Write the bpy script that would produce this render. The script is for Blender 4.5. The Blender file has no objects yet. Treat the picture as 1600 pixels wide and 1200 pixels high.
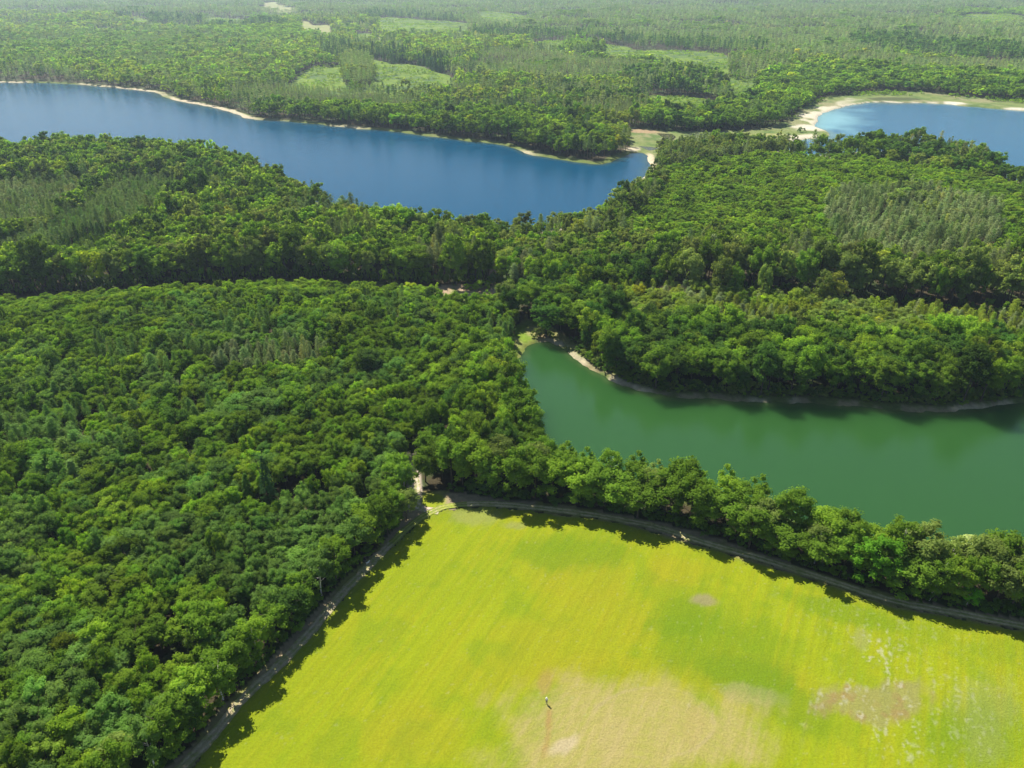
import bpy, math, random
import numpy as np
R = math.radians
rng = np.random.default_rng(7)
random.seed(7)
SC = bpy.context.scene
COL = SC.collection

# ------------------------------------------------------------------ camera
CAM_H = 120.0
FPX = 1186.0                        # focal length in pixels of the 1600 px wide photograph
TILT = math.atan(650 / FPX)         # below the horizon
cd = bpy.data.cameras.new('camera')
cam = bpy.data.objects.new('camera', cd)
COL.objects.link(cam)
cam.location = (0, 0, CAM_H)
cam.rotation_euler = (math.pi / 2 - TILT, 0, 0)
cd.sensor_width = 36
cd.lens = 36 * FPX / 1600
cd.clip_start = 1
cd.clip_end = 30000
SC.camera = cam

# ------------------------------------------------------------------ sky and sun
SUN_EL, SUN_AZ = R(51), R(-34)      # azimuth from +Y towards +X
w = bpy.data.worlds.new('World')
SC.world = w
w.use_nodes = True
nt = w.node_tree
bg = nt.nodes['Background']
sky = nt.nodes.new('ShaderNodeTexSky')
sky.sky_type = 'NISHITA'
sky.sun_disc = False
sky.sun_elevation = SUN_EL
sky.sun_rotation = SUN_AZ
sky.altitude = 100
sky.air_density = 1.0
sky.dust_density = 0.6
sky.ozone_density = 1.5
nt.links.new(sky.outputs[0], bg.inputs[0])
bg.inputs[1].default_value = 0.06
sl = bpy.data.lights.new('sun', 'SUN')
sl.energy = 4.6
sl.angle = R(0.5)
sl.color = (1.0, 0.95, 0.86)
sun = bpy.data.objects.new('sun', sl)
COL.objects.link(sun)
sun.rotation_euler = (math.pi / 2 - SUN_EL, 0, -SUN_AZ + math.pi)
sun.location = (0, 0, 300)
SC.view_settings.view_transform = 'Standard'
SC.view_settings.look = 'None'
SC.view_settings.exposure = 1.1
SC.view_settings.gamma = 1
SC.cycles.max_bounces = 6
SC.cycles.diffuse_bounces = 3
SC.cycles.glossy_bounces = 2
SC.cycles.transmission_bounces = 2
SC.cycles.volume_bounces = 0
SC.cycles.use_denoising = True

# ------------------------------------------------------------------ picture rays to ground points
CT, ST = math.cos(TILT), math.sin(TILT)
def G(x, y, z=0.0):
    """ground point (metres) seen at pixel x, y of the 1600x1200 photograph, on the level z"""
    a = (x - 800) / FPX
    b = -(y - 600) / FPX
    d = (a, CT + b * ST, -ST + b * CT)
    t = (z - CAM_H) / d[2]
    return (d[0] * t, d[1] * t)
def GL(pts, z=0.0):
    return np.array([G(p[0], p[1], p[2] if len(p) > 2 else z) for p in pts])
def project(X, Y, Z):
    dp = Y * CT - (Z - CAM_H) * ST
    up = Y * ST + (Z - CAM_H) * CT
    return 800 + FPX * X / dp, 600 - FPX * up / dp

# ------------------------------------------------------------------ numpy helpers
def hash2(ix, iy, seed):
    h = (ix.astype(np.int64) * 374761393 + iy.astype(np.int64) * 668265263 + seed * 144665) & 0xffffffff
    h = ((h ^ (h >> 13)) * 1274126177) & 0xffffffff
    h = (h ^ (h >> 16)) & 0xffffffff
    return h / 4294967295.0
def vnoise(x, y, seed=0):
    x0 = np.floor(x); y0 = np.floor(y)
    fx = x - x0; fy = y - y0
    fx = fx * fx * (3 - 2 * fx); fy = fy * fy * (3 - 2 * fy)
    a = hash2(x0, y0, seed); b = hash2(x0 + 1, y0, seed)
    c = hash2(x0, y0 + 1, seed); d = hash2(x0 + 1, y0 + 1, seed)
    return (a * (1 - fx) + b * fx) * (1 - fy) + (c * (1 - fx) + d * fx) * fy
def fbm(x, y, seed=0, octv=4):
    s = 0; amp = .5; tot = 0
    for o in range(octv):
        s = s + amp * vnoise(x * 2 ** o + 17.3 * o, y * 2 ** o - 9.1 * o, seed + o)
        tot += amp; amp *= .5
    return s / tot
def sstep(a, b, x):
    t = np.clip((x - a) / (b - a), 0, 1)
    return t * t * (3 - 2 * t)
def inside(poly, X, Y):
    r = np.zeros(X.shape, bool)
    n = len(poly)
    for i in range(n):
        x1, y1 = poly[i]; x2, y2 = poly[(i + 1) % n]
        if y1 == y2: continue
        c = ((y1 > Y) != (y2 > Y)) & (X < (x2 - x1) * (Y - y1) / (y2 - y1) + x1)
        r ^= c
    return r
def dist_line(pts, X, Y, closed=False):
    d = np.full(X.shape, 1e9)
    n = len(pts)
    for i in range(n if closed else n - 1):
        x1, y1 = pts[i]; x2, y2 = pts[(i + 1) % n]
        dx, dy = x2 - x1, y2 - y1
        L = dx * dx + dy * dy + 1e-9
        t = np.clip(((X - x1) * dx + (Y - y1) * dy) / L, 0, 1)
        d = np.minimum(d, np.hypot(X - x1 - t * dx, Y - y1 - t * dy))
    return d
def sdist(poly, X, Y):
    """distance to the outline, negative inside"""
    d = dist_line(poly, X, Y, True)
    return np.where(inside(poly, X, Y), -d, d)
def smooth_poly(p, it=2, closed=True):
    p = np.asarray(p, float)
    for _ in range(it):
        if closed:
            q = np.roll(p, -1, axis=0)
            p = np.stack([p * .75 + q * .25, p * .25 + q * .75], 1).reshape(-1, 2)
        else:
            a, b = p[:-1], p[1:]
            m = np.stack([a * .75 + b * .25, a * .25 + b * .75], 1).reshape(-1, 2)
            p = np.vstack([p[:1], m, p[-1:]])
    return p
def resample(p, step):
    p = np.asarray(p, float)
    seg = np.hypot(*np.diff(p, axis=0).T)
    s = np.concatenate([[0], np.cumsum(seg)])
    t = np.arange(0, s[-1], step)
    return np.stack([np.interp(t, s, p[:, 0]), np.interp(t, s, p[:, 1])], 1)

# ------------------------------------------------------------------ the map, in metres
LAKE_GREEN = smooth_poly(GL([
    (803, 582), (811, 560), (822, 537), (850, 529), (880, 540), (905, 561), (945, 587), (985, 605), (1040, 617), (1100, 621),
    (1170, 624), (1250, 627), (1340, 630), (1400, 638), (1470, 641), (1530, 636), (1600, 627), (1750, 610), (2050, 600),
    (2050, 880, 8), (1750, 846, 8), (1600, 826, 11), (1530, 815, 11), (1470, 800, 11), (1400, 800, 11), (1330, 786, 11), (1250, 756, 11), (1170, 731, 11),
    (1100, 714, 10), (1020, 706, 10), (960, 706, 10), (905, 699, 9), (868, 684, 8), (845, 655, 8), (825, 625, 6), (806, 600, 2)]), 1)
LAKE_BLUE = smooth_poly(GL([
    (-500, 122), (-200, 126), (0, 128), (100, 129), (200, 138), (245, 143), (262, 154), (320, 164), (368, 176), (385, 185), (450, 188), (570, 201), (600, 202),
    (680, 213), (740, 220), (780, 223), (805, 232), (830, 240), (880, 249), (938, 257), (962, 249), (982, 240), (1003, 236), (1012, 243), (1016, 262),
    (1003, 285), (975, 300, 2), (925, 308, 14), (880, 315, 14), (780, 320, 15), (700, 322, 15), (640, 320, 15), (560, 296, 15), (480, 271, 15), (400, 237, 15), (300, 210, 15),
    (150, 206, 15), (0, 210, 15), (-300, 214, 15), (-600, 220, 15)]), 1)
LAKE_EAST = smooth_poly(GL([
    (1224, 229), (1227, 220), (1262, 216), (1285, 215), (1300, 209), (1288, 203), (1272, 196), (1276, 188), (1284, 178), (1298, 170), (1325, 163), (1372, 158), (1420, 160), (1470, 160),
    (1520, 166), (1600, 172), (1750, 182), (2000, 200), (2000, 360, 10), (1750, 314, 10), (1640, 276, 10), (1570, 246, 10), (1500, 220, 10), (1420, 213, 10), (1360, 214, 10), (1300, 222, 8), (1250, 230, 6)]), 1)
COVE = smooth_poly(GL([(808, 500), (850, 502), (905, 538), (900, 556), (872, 532), (850, 520), (828, 528), (806, 575), (800, 600), (790, 600), (800, 545)]), 1)
JUNCTION = smooth_poly(GL([(664, 451), (775, 448), (786, 474), (740, 492), (690, 488), (655, 468)]), 1)
LAKES = [LAKE_GREEN, LAKE_BLUE, LAKE_EAST]
WATER_Z = -0.8

FIELD_L = GL([(215, 1275), (302, 1200), (357, 1108), (405, 1067), (455, 1025), (500, 972), (548, 920), (592, 872), (622, 846), (655, 812), (690, 797)])
FIELD_R = GL([(760, 790), (830, 799), (925, 808), (1000, 824), (1085, 850), (1180, 876), (1290, 911), (1400, 949), (1480, 962), (1600, 985), (1800, 1035), (2100, 1110)])
MEADOW = np.vstack([FIELD_L, FIELD_R, GL([(2100, 1500), (1200, 1600), (500, 1600), (-100, 1500)])])
TREELINE_L = GL([(120, 1330), (240, 1215), (300, 1165), (345, 1105), (395, 1060), (440, 1010), (490, 958), (535, 905), (575, 872), (612, 830), (632, 795), (640, 768)])
TREELINE_R = GL([(706, 768), (735, 771), (790, 780), (880, 788), (960, 802), (1040, 818), (1110, 836), (1180, 862), (1250, 884), (1320, 908), (1400, 930), (1500, 952), (1600, 966), (1750, 990), (2000, 1050)])
VERGE = np.vstack([TREELINE_L, TREELINE_R, FIELD_R[::-1], FIELD_L[::-1]])
GAP_W = GL([(-300, 485), (0, 474), (200, 463), (400, 452), (560, 452), (640, 456), (700, 458), (775, 458), (800, 466)])
RIDE_N = GL([(775, 458), (772, 430), (782, 405)])
LANE = GL([(646, 790), (648, 765), (646, 742), (640, 715)])
GAP_E = GL([(1035, 428, 5), (1090, 440, 5), (1180, 447, 5), (1280, 455, 5), (1400, 470, 5), (1500, 478, 5), (1600, 482, 5), (1800, 492, 5)])

def P(pts, z=12.0, it=1):
    return smooth_poly(GL(pts, z), it)
# open ground: meadow pieces between woods; far edge seen at the ground, near edge over the tree tops
CLEAR = {   # more strips of open land lie among the far woods
    'tan':   [P([(62, 22, 0), (85, 19, 0), (108, 26, 0), (85, 28)]), P([(398, 4, 0), (430, 5, 0), (472, 14, 0), (440, 15), (400, 10)]),
              P([(570, 58, 0), (594, 60, 0), (590, 65), (570, 64)]), P([(470, 36, 0), (498, 40, 0), (500, 48), (472, 42)])],
    'green': [P([(190, 27, 0), (215, 26, 0), (255, 31, 0), (235, 34), (195, 31)]), P([(534, 55, 0), (556, 53, 0), (572, 58, 0), (560, 62), (536, 61)]),
              P([(582, 30, 0), (640, 30, 0), (652, 36, 0), (720, 37, 0), (716, 53), (660, 54), (600, 52), (584, 44)]),
              P([(505, 104, 0), (540, 98, 0), (590, 100, 0), (640, 104, 0), (690, 117, 0), (696, 130), (655, 136), (600, 132), (530, 126), (470, 125), (430, 118), (470, 112, 0)]),
              P([(838, 66, 0), (880, 62, 0), (952, 68, 0), (1010, 78, 0), (1090, 80, 0), (1135, 86, 0), (1138, 99), (1110, 101), (1060, 95), (1010, 86), (940, 80), (850, 76)]),
              P([(1085, 96, 0), (1130, 100, 0), (1138, 108, 0), (1128, 118), (1112, 112)]),
              P([(735, 21, 0), (800, 20, 0), (860, 25, 0), (800, 27), (740, 26)]), P([(1480, 24, 0), (1560, 24, 0), (1640, 28, 0), (1600, 33), (1490, 30)]), P([(300, 24, 0), (360, 25, 0), (410, 32, 0), (360, 35), (300, 30)]),
              P([(1005, 149, 0), (1060, 146, 0), (1115, 150, 0), (1120, 158), (1070, 160), (1015, 156)]),
              P([(1130, 116, 0), (1165, 113, 0), (1180, 122, 0), (1165, 140), (1135, 142)])]}
# low open shore round the two far lakes
MARSH = P([(958, 203, 0), (1000, 201, 0), (1060, 205, 0), (1130, 204, 0), (1180, 202, 0), (1215, 195, 0), (1240, 182, 0), (1262, 162, 0), (1300, 148, 0), (1350, 141, 0), (1420, 142, 0), (1500, 148, 0),
           (1600, 155, 0), (1900, 170, 0), (1900, 215, 0), (1600, 182, 0), (1400, 185, 0), (1310, 208, 0), (1290, 222, 3), (1230, 224, 6), (1180, 218, 8), (1100, 212, 10), (1060, 214, 10), (1020, 232, 4), (1018, 280, 0), (1002, 292, 0),
           (1000, 240, 0), (985, 232, 0), (975, 215, 0)])
POND = P([(985, 214, 0), (1020, 208, 0), (1060, 210, 0), (1045, 216, 5), (1018, 232, 2), (1006, 232, 0), (992, 226, 0)])
POND2 = P([(1060, 207, 0), (1150, 210, 0), (1220, 216, 0), (1228, 226, 2), (1150, 222, 6), (1100, 213, 6)])

# ------------------------------------------------------------------ ground height
def lake_sd(X, Y):
    d = sdist(LAKES[0], X, Y)
    for L in LAKES[1:]:
        d = np.minimum(d, sdist(L, X, Y))
    return d
def ground_z(X, Y, sd=None):
    if sd is None: sd = lake_sd(X, Y)
    far = np.hypot(X, Y)
    roll = (fbm(X / 160, Y / 160, 3, 3) - .5) * 2
    amp = 3.0 + sstep(500, 2500, far) * 14
    m = sstep(8, 60, sd) * sstep(0, 90, np.where(Y < 320, np.minimum(dist_line(MEADOW, X, Y, True), 1e9), 1e9))
    m = m * np.where(inside(MEADOW, X, Y), 0, 1)
    z = np.clip(WATER_Z + sd * 0.35, -4, 0)
    wob = fbm(X / 5, Y / 5, 41, 2) - .5
    return z + np.where(sd > 2.3, roll * amp * m, 0) + np.where(np.abs(sd) < 12, wob * .5 * (1 - sstep(6, 12, np.abs(sd))), 0) * (sd > -8)

# ------------------------------------------------------------------ materials
def new_mat(name):
    m = bpy.data.materials.new(name)
    m.use_nodes = True
    m.node_tree.nodes.clear()
    return m, m.node_tree.nodes, m.node_tree.links
def out_node(n, l, sh):
    o = n.new('ShaderNodeOutputMaterial')
    l.new(sh, o.inputs['Surface'])
def vertex_colour_mat(name, noise_scale, noise_amt, rough=0.95, bump=0.0, attr='tone'):
    m, n, l = new_mat(name)
    a = n.new('ShaderNodeAttribute'); a.attribute_name = attr
    tc = n.new('ShaderNodeTexCoord')
    t = n.new('ShaderNodeTexNoise'); t.inputs['Scale'].default_value = noise_scale; t.inputs['Detail'].default_value = 5; t.inputs['Roughness'].default_value = .7
    l.new(tc.outputs['Object'], t.inputs['Vector'])
    mr = n.new('ShaderNodeMapRange')
    mr.inputs['From Min'].default_value = .3; mr.inputs['From Max'].default_value = .7
    mr.inputs['To Min'].default_value = 1 - noise_amt; mr.inputs['To Max'].default_value = 1 + noise_amt
    l.new(t.outputs['Fac'], mr.inputs['Value'])
    mx = n.new('ShaderNodeVectorMath'); mx.operation = 'SCALE'
    l.new(a.outputs['Color'], mx.inputs[0]); l.new(mr.outputs[0], mx.inputs['Scale'])
    p = n.new('ShaderNodeBsdfPrincipled')
    p.inputs['Roughness'].default_value = rough
    p.inputs['Specular IOR Level'].default_value = 0.1
    l.new(mx.outputs[0], p.inputs['Base Color'])
    if bump:
        b = n.new('ShaderNodeBump'); b.inputs['Strength'].default_value = bump; b.inputs['Distance'].default_value = .4
        l.new(t.outputs['Fac'], b.inputs['Height']); l.new(b.outputs[0], p.inputs['Normal'])
    out_node(n, l, p.outputs[0])
    return m
def leaf_mat(name, hue_var=.12, val_var=.3, trans=.55):
    """leaf colour comes from each tree's own tint; each tree and each clump varies a little"""
    m, n, l = new_mat(name)
    a = n.new('ShaderNodeAttribute'); a.attribute_type = 'INSTANCER'; a.attribute_name = 'tint'
    oi = n.new('ShaderNodeObjectInfo')
    tc = n.new('ShaderNodeTexCoord')
    t = n.new('ShaderNodeTexNoise'); t.inputs['Scale'].default_value = .9; t.inputs['Detail'].default_value = 3
    l.new(tc.outputs['Object'], t.inputs['Vector'])
    mr = n.new('ShaderNodeMapRange'); mr.inputs['From Min'].default_value = .3; mr.inputs['From Max'].default_value = .7
    mr.inputs['To Min'].default_value = 1 - val_var * .6; mr.inputs['To Max'].default_value = 1 + val_var * .6
    l.new(t.outputs['Fac'], mr.inputs['Value'])
    mr2 = n.new('ShaderNodeMapRange'); mr2.inputs['To Min'].default_value = 1 - val_var * .6; mr2.inputs['To Max'].default_value = 1 + val_var * .6
    l.new(oi.outputs['Random'], mr2.inputs['Value'])
    mu = n.new('ShaderNodeMath'); mu.operation = 'MULTIPLY'
    l.new(mr.outputs[0], mu.inputs[0]); l.new(mr2.outputs[0], mu.inputs[1])
    sc = n.new('ShaderNodeVectorMath'); sc.operation = 'SCALE'
    l.new(a.outputs['Vector'], sc.inputs[0]); l.new(mu.outputs[0], sc.inputs['Scale'])
    d = n.new('ShaderNodeBsdfDiffuse'); d.inputs['Roughness'].default_value = .4
    l.new(sc.outputs[0], d.inputs['Color'])
    tr = n.new('ShaderNodeBsdfTranslucent')
    mul = n.new('ShaderNodeVectorMath'); mul.operation = 'MULTIPLY'; mul.inputs[1].default_value = (1.35, 1.3, .6)
    l.new(sc.outputs[0], mul.inputs[0]); l.new(mul.outputs[0], tr.inputs['Color'])
    mix = n.new('ShaderNodeMixShader'); mix.inputs[0].default_value = trans
    l.new(d.outputs[0], mix.inputs[1]); l.new(tr.outputs[0], mix.inputs[2])
    out_node(n, l, mix.outputs[0])
    return m
def plain_mat(name, col, rough=.85, var=.25, scale=3.0, spec=.2):
    m, n, l = new_mat(name)
    tc = n.new('ShaderNodeTexCoord')
    t = n.new('ShaderNodeTexNoise'); t.inputs['Scale'].default_value = scale; t.inputs['Detail'].default_value = 4
    l.new(tc.outputs['Object'], t.inputs['Vector'])
    cr = n.new('ShaderNodeValToRGB')
    cr.color_ramp.elements[0].position = .3; cr.color_ramp.elements[1].position = .7
    cr.color_ramp.elements[0].color = (*[c * (1 - var) for c in col], 1)
    cr.color_ramp.elements[1].color = (*[c * (1 + var) for c in col], 1)
    l.new(t.outputs['Fac'], cr.inputs[0])
    p = n.new('ShaderNodeBsdfPrincipled'); p.inputs['Roughness'].default_value = rough
    p.inputs['Specular IOR Level'].default_value = spec
    l.new(cr.outputs[0], p.inputs['Base Color'])
    out_node(n, l, p.outputs[0])
    return m
def water_mat(name, bump, scale, rough, spec=.5):
    m, n, l = new_mat(name)
    a = n.new('ShaderNodeAttribute'); a.attribute_name = 'tone'
    p = n.new('ShaderNodeBsdfPrincipled')
    p.inputs['IOR'].default_value = 1.33
    p.inputs['Specular IOR Level'].default_value = spec
    p.inputs['Roughness'].default_value = rough
    l.new(a.outputs['Color'], p.inputs['Base Color'])
    p.subsurface_method = 'BURLEY'
    p.inputs['Subsurface Weight'].default_value = 1.0
    p.inputs['Subsurface Radius'].default_value = (1, 1, 1)
    p.inputs['Subsurface Scale'].default_value = 14.0
    tc = n.new('ShaderNodeTexCoord')
    mp = n.new('ShaderNodeMapping'); mp.inputs['Rotation'].default_value = (0, 0, R(25)); mp.inputs['Scale'].default_value = (1, 2.2, 1)
    l.new(tc.outputs['Object'], mp.inputs['Vector'])
    t = n.new('ShaderNodeTexNoise'); t.inputs['Scale'].default_value = scale; t.inputs['Detail'].default_value = 3
    l.new(mp.outputs[0], t.inputs['Vector'])
    b = n.new('ShaderNodeBump'); b.inputs['Strength'].default_value = bump; b.inputs['Distance'].default_value = .1
    l.new(t.outputs['Fac'], b.inputs['Height']); l.new(b.outputs[0], p.inputs['Normal'])
    out_node(n, l, p.outputs[0])
    return m

BROAD = leaf_mat('broad_leaves')
NEEDLE = leaf_mat('needles', val_var=.22, trans=.3)
BARK = plain_mat('grey_brown_bark', (.09, .07, .05), scale=6)
PBARK = plain_mat('pine_bark', (.16, .09, .055), scale=6)
BBARK = plain_mat('birch_bark', (.62, .58, .52), var=.35, scale=5)

# ------------------------------------------------------------------ mesh from numpy
def np_mesh(name, V, quads=None, tris=None, mats=(), mat_idx=None, smooth=False):
    me = bpy.data.meshes.new(name)
    V = np.asarray(V, np.float32)
    loops, starts, tot = [], [], 0
    if quads is not None and len(quads):
        q = np.asarray(quads, np.int32); loops.append(q.ravel()); starts.append(np.arange(len(q)) * 4); tot = len(q) * 4
    if tris is not None and len(tris):
        t = np.asarray(tris, np.int32); loops.append(t.ravel()); starts.append(tot + np.arange(len(t)) * 3)
    lo = np.concatenate(loops).astype(np.int32); st = np.concatenate(starts).astype(np.int32)
    me.vertices.add(len(V)); me.vertices.foreach_set('co', V.ravel())
    me.loops.add(len(lo)); me.loops.foreach_set('vertex_index', lo)
    me.polygons.add(len(st)); me.polygons.foreach_set('loop_start', st)
    for m in mats: me.materials.append(m)
    if mat_idx is not None: me.polygons.foreach_set('material_index', np.asarray(mat_idx, np.int32))
    me.update(calc_edges=True)
    me.validate()
    if smooth: me.shade_smooth()
    else: me.shade_flat()
    return me
def set_tone(me, c):
    at = me.color_attributes.new('tone', 'FLOAT_COLOR', 'POINT')
    a = np.ones((len(c), 4), np.float32); a[:, :3] = c
    at.data.foreach_set('color', a.ravel())
def link(name, me, parent=None, **props):
    o = bpy.data.objects.new(name, me)
    COL.objects.link(o)
    if parent is not None: o.parent = parent
    for k, v in props.items(): o[k] = v
    return o
def mixc(c, col, f):
    f = np.clip(f, 0, 1)[:, None]
    return c * (1 - f) + np.array(col) * f

# ------------------------------------------------------------------ terrain
NR, NA = 760, 760
rad = 45 * (7000 / 45) ** (np.linspace(0, 1, NR) ** 1.0)
ang = np.linspace(R(-50), R(50), NA)
RR, AA = np.meshgrid(rad, ang, indexing='ij')
GX, GY = (RR * np.sin(AA)).ravel(), (RR * np.cos(AA)).ravel()
SD = [sdist(L, GX, GY) for L in LAKES]
SD[0] = SD[0] + (fbm(GX / 3.5, GY / 3.5, 201, 3) - .5) * 3.4 * (np.abs(SD[0]) < 20)
SD[1] = SD[1] + (fbm(GX / 12, GY / 12, 202, 3) - .5) * 6 * (np.abs(SD[1]) < 30)
SD[2] = SD[2] + (fbm(GX / 14, GY / 14, 203, 3) - .5) * 9 * (np.abs(SD[2]) < 40)
sd_all = np.minimum(np.minimum(SD[0], SD[1]), SD[2])
GZ = ground_z(GX, GY, sd_all)
ii = np.arange(NR * NA).reshape(NR, NA)
GQ = np.stack([ii[:-1, :-1], ii[:-1, 1:], ii[1:, 1:], ii[1:, :-1]], -1).reshape(-1, 4)[:, ::-1]
far = np.hypot(GX, GY)
n1 = fbm(GX / 9, GY / 9, 11, 4)
n2 = fbm(GX / 40, GY / 40, 12, 3)
c = np.tile(np.array([.075, .06, .032]), (len(GX), 1))                       # leaf litter
c = mixc(c, (.06, .10, .025), sstep(.45, .6, n1) * .8)                       # undergrowth patches
in_marsh = inside(MARSH, GX, GY)
c = np.where(in_marsh[:, None], mixc(mixc(np.tile(np.array([.21, .26, .075]), (len(GX), 1)), (.30, .29, .14), sstep(.45, .7, n2)), (.13, .2, .05), sstep(.5, .65, n1)), c)
def warp(X, Y):
    f = np.clip(np.hypot(X, Y) / 1000, .3, 3)
    return X + (fbm(X / 35 / f, Y / 35 / f, 301, 3) - .5) * 50 * f, Y + (fbm(X / 35 / f, Y / 35 / f, 302, 3) - .5) * 60 * f
GWX, GWY = warp(GX, GY)
for p_ in CLEAR['green']:
    i_ = inside(p_, GWX, GWY)
    c = np.where(i_[:, None], mixc(mixc(np.tile(np.array([.14, .23, .025]), (len(GX), 1)), (.10, .17, .045), sstep(.4, .6, n2)), (.20, .29, .03), sstep(.5, .65, n1)), c)
for p_ in CLEAR['tan']:
    i_ = inside(p_, GWX, GWY)
    c = np.where(i_[:, None], mixc(np.tile(np.array([.36, .35, .16]), (len(GX), 1)), (.33, .37, .13), sstep(.45, .6, n1)), c)
# banks
wv = fbm(GX / 14, GY / 14, 21, 3)
c = mixc(c, (.19, .25, .06), (1 - sstep(4, 9, SD[1])) * (SD[1] > -2) * .8)
c = mixc(c, (.62, .53, .36), (1 - sstep(2.5 + 3 * wv, 4 + 5 * wv, SD[1])) * sstep(.32, .5, fbm(GX / 55, GY / 55, 23, 2)) * sstep(-4, 0, SD[1]))
c = mixc(c, (.17, .22, .05), (1 - sstep(5, 8, SD[0])) * .9)
c = mixc(c, (.34, .28, .16), (1 - sstep(.6 + 1.6 * wv, 1.6 + 1.8 * wv, SD[0])) * sstep(.40, .52, fbm(GX / 7, GY / 7, 26, 2)) * .85)
c = mixc(c, (.10, .15, .035), (1 - sstep(.6, 2.5, SD[0])) * sstep(.5, .4, fbm(GX / 7, GY / 7, 26, 2)) * .8)
c = mixc(c, (.58, .50, .33), (1 - sstep(1.0, 2.2, np.abs(SD[0] - .6))) * sstep(.55, .7, vnoise(GX / 6, GY / 6, 77)) * .8)
# bright sand of the east lake's bays
qx, qy = project(GX, GY, 0 * GX)
n3 = fbm(GX / 16, GY / 16, 24, 4)
west = (1 - sstep(1290, 1350, qx)) * sstep(1180, 1230, qx)
c = mixc(c, (.74, .66, .50), west * (1 - sstep(2 + 60 * (n3 - .45), 10 + 66 * (n3 - .42), SD[2])) * sstep(-9, -4, SD[2]) * .85)
c = mixc(c, (.66, .60, .44), (1 - sstep(1.5, 5, SD[2])) * sstep(-3, 0, SD[2]) * sstep(.46, .56, fbm(GX / 60, GY / 60, 25, 2)))
for (px, py, ax, ay, s) in [(1330, 157, 16, 3, .6), (1490, 162, 26, 3, .9), (1590, 170, 34, 2.5, .9), (1262, 200, 26, 4, .8)]:
    q = np.hypot((qx - px) / ax, (qy - py) / ay) + (n3 - .5) * 2.2
    c = mixc(c, (.78, .70, .55), (1 - sstep(.5, 1.2, q)) * s)
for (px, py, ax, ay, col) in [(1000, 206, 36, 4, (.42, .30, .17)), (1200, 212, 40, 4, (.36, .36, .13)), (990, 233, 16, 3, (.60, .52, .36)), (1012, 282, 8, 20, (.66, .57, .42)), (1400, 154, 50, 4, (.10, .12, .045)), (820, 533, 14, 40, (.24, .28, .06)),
                             (860, 522, 28, 7, (.36, .27, .15)), (735, 456, 60, 5, (.42, .30, .2)), (806, 577, 6, 14, (.55, .45, .3))]:
    q = np.hypot((qx - px) / ax, (qy - py) / ay) + (n1 - .5)
    c = mixc(c, col, (1 - sstep(.6, 1.1, q)) * (sd_all > -1))
# verge beside the meadow, woodland rides
vd = inside(VERGE, GX, GY)
c = np.where(vd[:, None], mixc(np.tile(np.array([.28, .28, .08]), (len(GX), 1)), (.40, .32, .19), sstep(.35, .5, n1)), c)
q = np.hypot((qx - 672) / 30, (qy - 786) / 17) + (n1 - .5) * .6
c = mixc(c, (.30, .36, .02), (1 - sstep(.7, 1.1, q)))
for ln, wd, col in ((GAP_W, 4.5, (.16, .17, .05)), (RIDE_N, 3, (.40, .30, .24)), (GAP_E, 3, (.16, .14, .07)), (LANE, 2.4, (.60, .50, .40))):
    c = mixc(c, col, 1 - sstep(wd * .6, wd, dist_line(ln, GX, GY)))
c = np.where((inside(COVE, GX, GY) & (SD[0] > 1.8))[:, None], mixc(np.tile(np.array([.20, .30, .03]), (len(GX), 1)), (.34, .33, .12), sstep(.4, .6, n1)), c)
c = np.where(inside(JUNCTION, GX, GY)[:, None], mixc(np.tile(np.array([.46, .34, .21]), (len(GX), 1)), (.22, .30, .05), sstep(.5, .6, n1)), c)
c = mixc(c, (.10, .13, .05), sstep(0, -3, sd_all))                           # lake bed
terrain = np_mesh('terrain', np.stack([GX, GY, GZ], 1), GQ, mats=[vertex_colour_mat('forest_floor', .6, .3, bump=.5)], smooth=True)
set_tone(terrain, c * .66)
link('terrain', terrain, kind='structure')

# ------------------------------------------------------------------ water
def lake(name, k, deep, mat, shallow=None, wshallow=6.0, extra=None):
    s = SD[k]
    keep = (s < 9)
    fq = GQ[keep[GQ].all(1)]
    use = np.unique(fq)
    remap = np.full(len(GX), -1); remap[use] = np.arange(len(use))
    X, Y = GX[use], GY[use]
    col = np.tile(np.array(deep), (len(use), 1))
    if shallow is not None:
        col = mixc(col, shallow, (1 - sstep(0, wshallow, -s[use])) * .8)
    if extra: col = extra(col, X, Y)
    me = np_mesh(name, np.stack([X, Y, np.full(len(X), WATER_Z)], 1), remap[fq], mats=[mat], smooth=True)
    set_tone(me, col)
    link(name, me, kind='structure')
def east_shallows(col, X, Y):
    x, y = project(X, Y, 0 * X)
    q = np.hypot((x - 1300) / 75, (y - 186) / 26)
    q = q + (fbm(X / 18, Y / 18, 210, 3) - .5) * .8
    col = mixc(col, (.18, .37, .39), (1 - sstep(.1, 1.1, q)) * .8)
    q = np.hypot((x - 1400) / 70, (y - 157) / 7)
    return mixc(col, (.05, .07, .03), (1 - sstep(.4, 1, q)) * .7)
lake('green_lake_water', 0, (.020, .068, .015), water_mat('green_water', .25, 2.0, .09), (.055, .10, .03), 3.5)
lake('blue_lake_water', 1, (.001, .048, .100), water_mat('blue_water', .6, 1.2, .12, .13), (.03, .075, .08), 8)
lake('east_lake_water', 2, (.006, .074, .140), water_mat('pale_blue_water', .6, 1.2, .12, .2), (.12, .20, .16), 10, east_shallows)
def flat_poly(name, poly, z, mat, col):
    me = bpy.data.meshes.new(name)
    me.from_pydata([(p[0], p[1], z) for p in poly], [], [list(range(len(poly)))])
    me.materials.append(mat); me.update()
    set_tone(me, np.tile(np.array(col), (len(poly), 1)))
    link(name, me, kind='structure')
mw = water_mat('marsh_water', .4, 1.5, .12)
flat_poly('marsh_pond_water', POND, 0.06, mw, (.085, .085, .04))
flat_poly('inlet_water', POND2, 0.06, mw, (.12, .15, .07))

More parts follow.
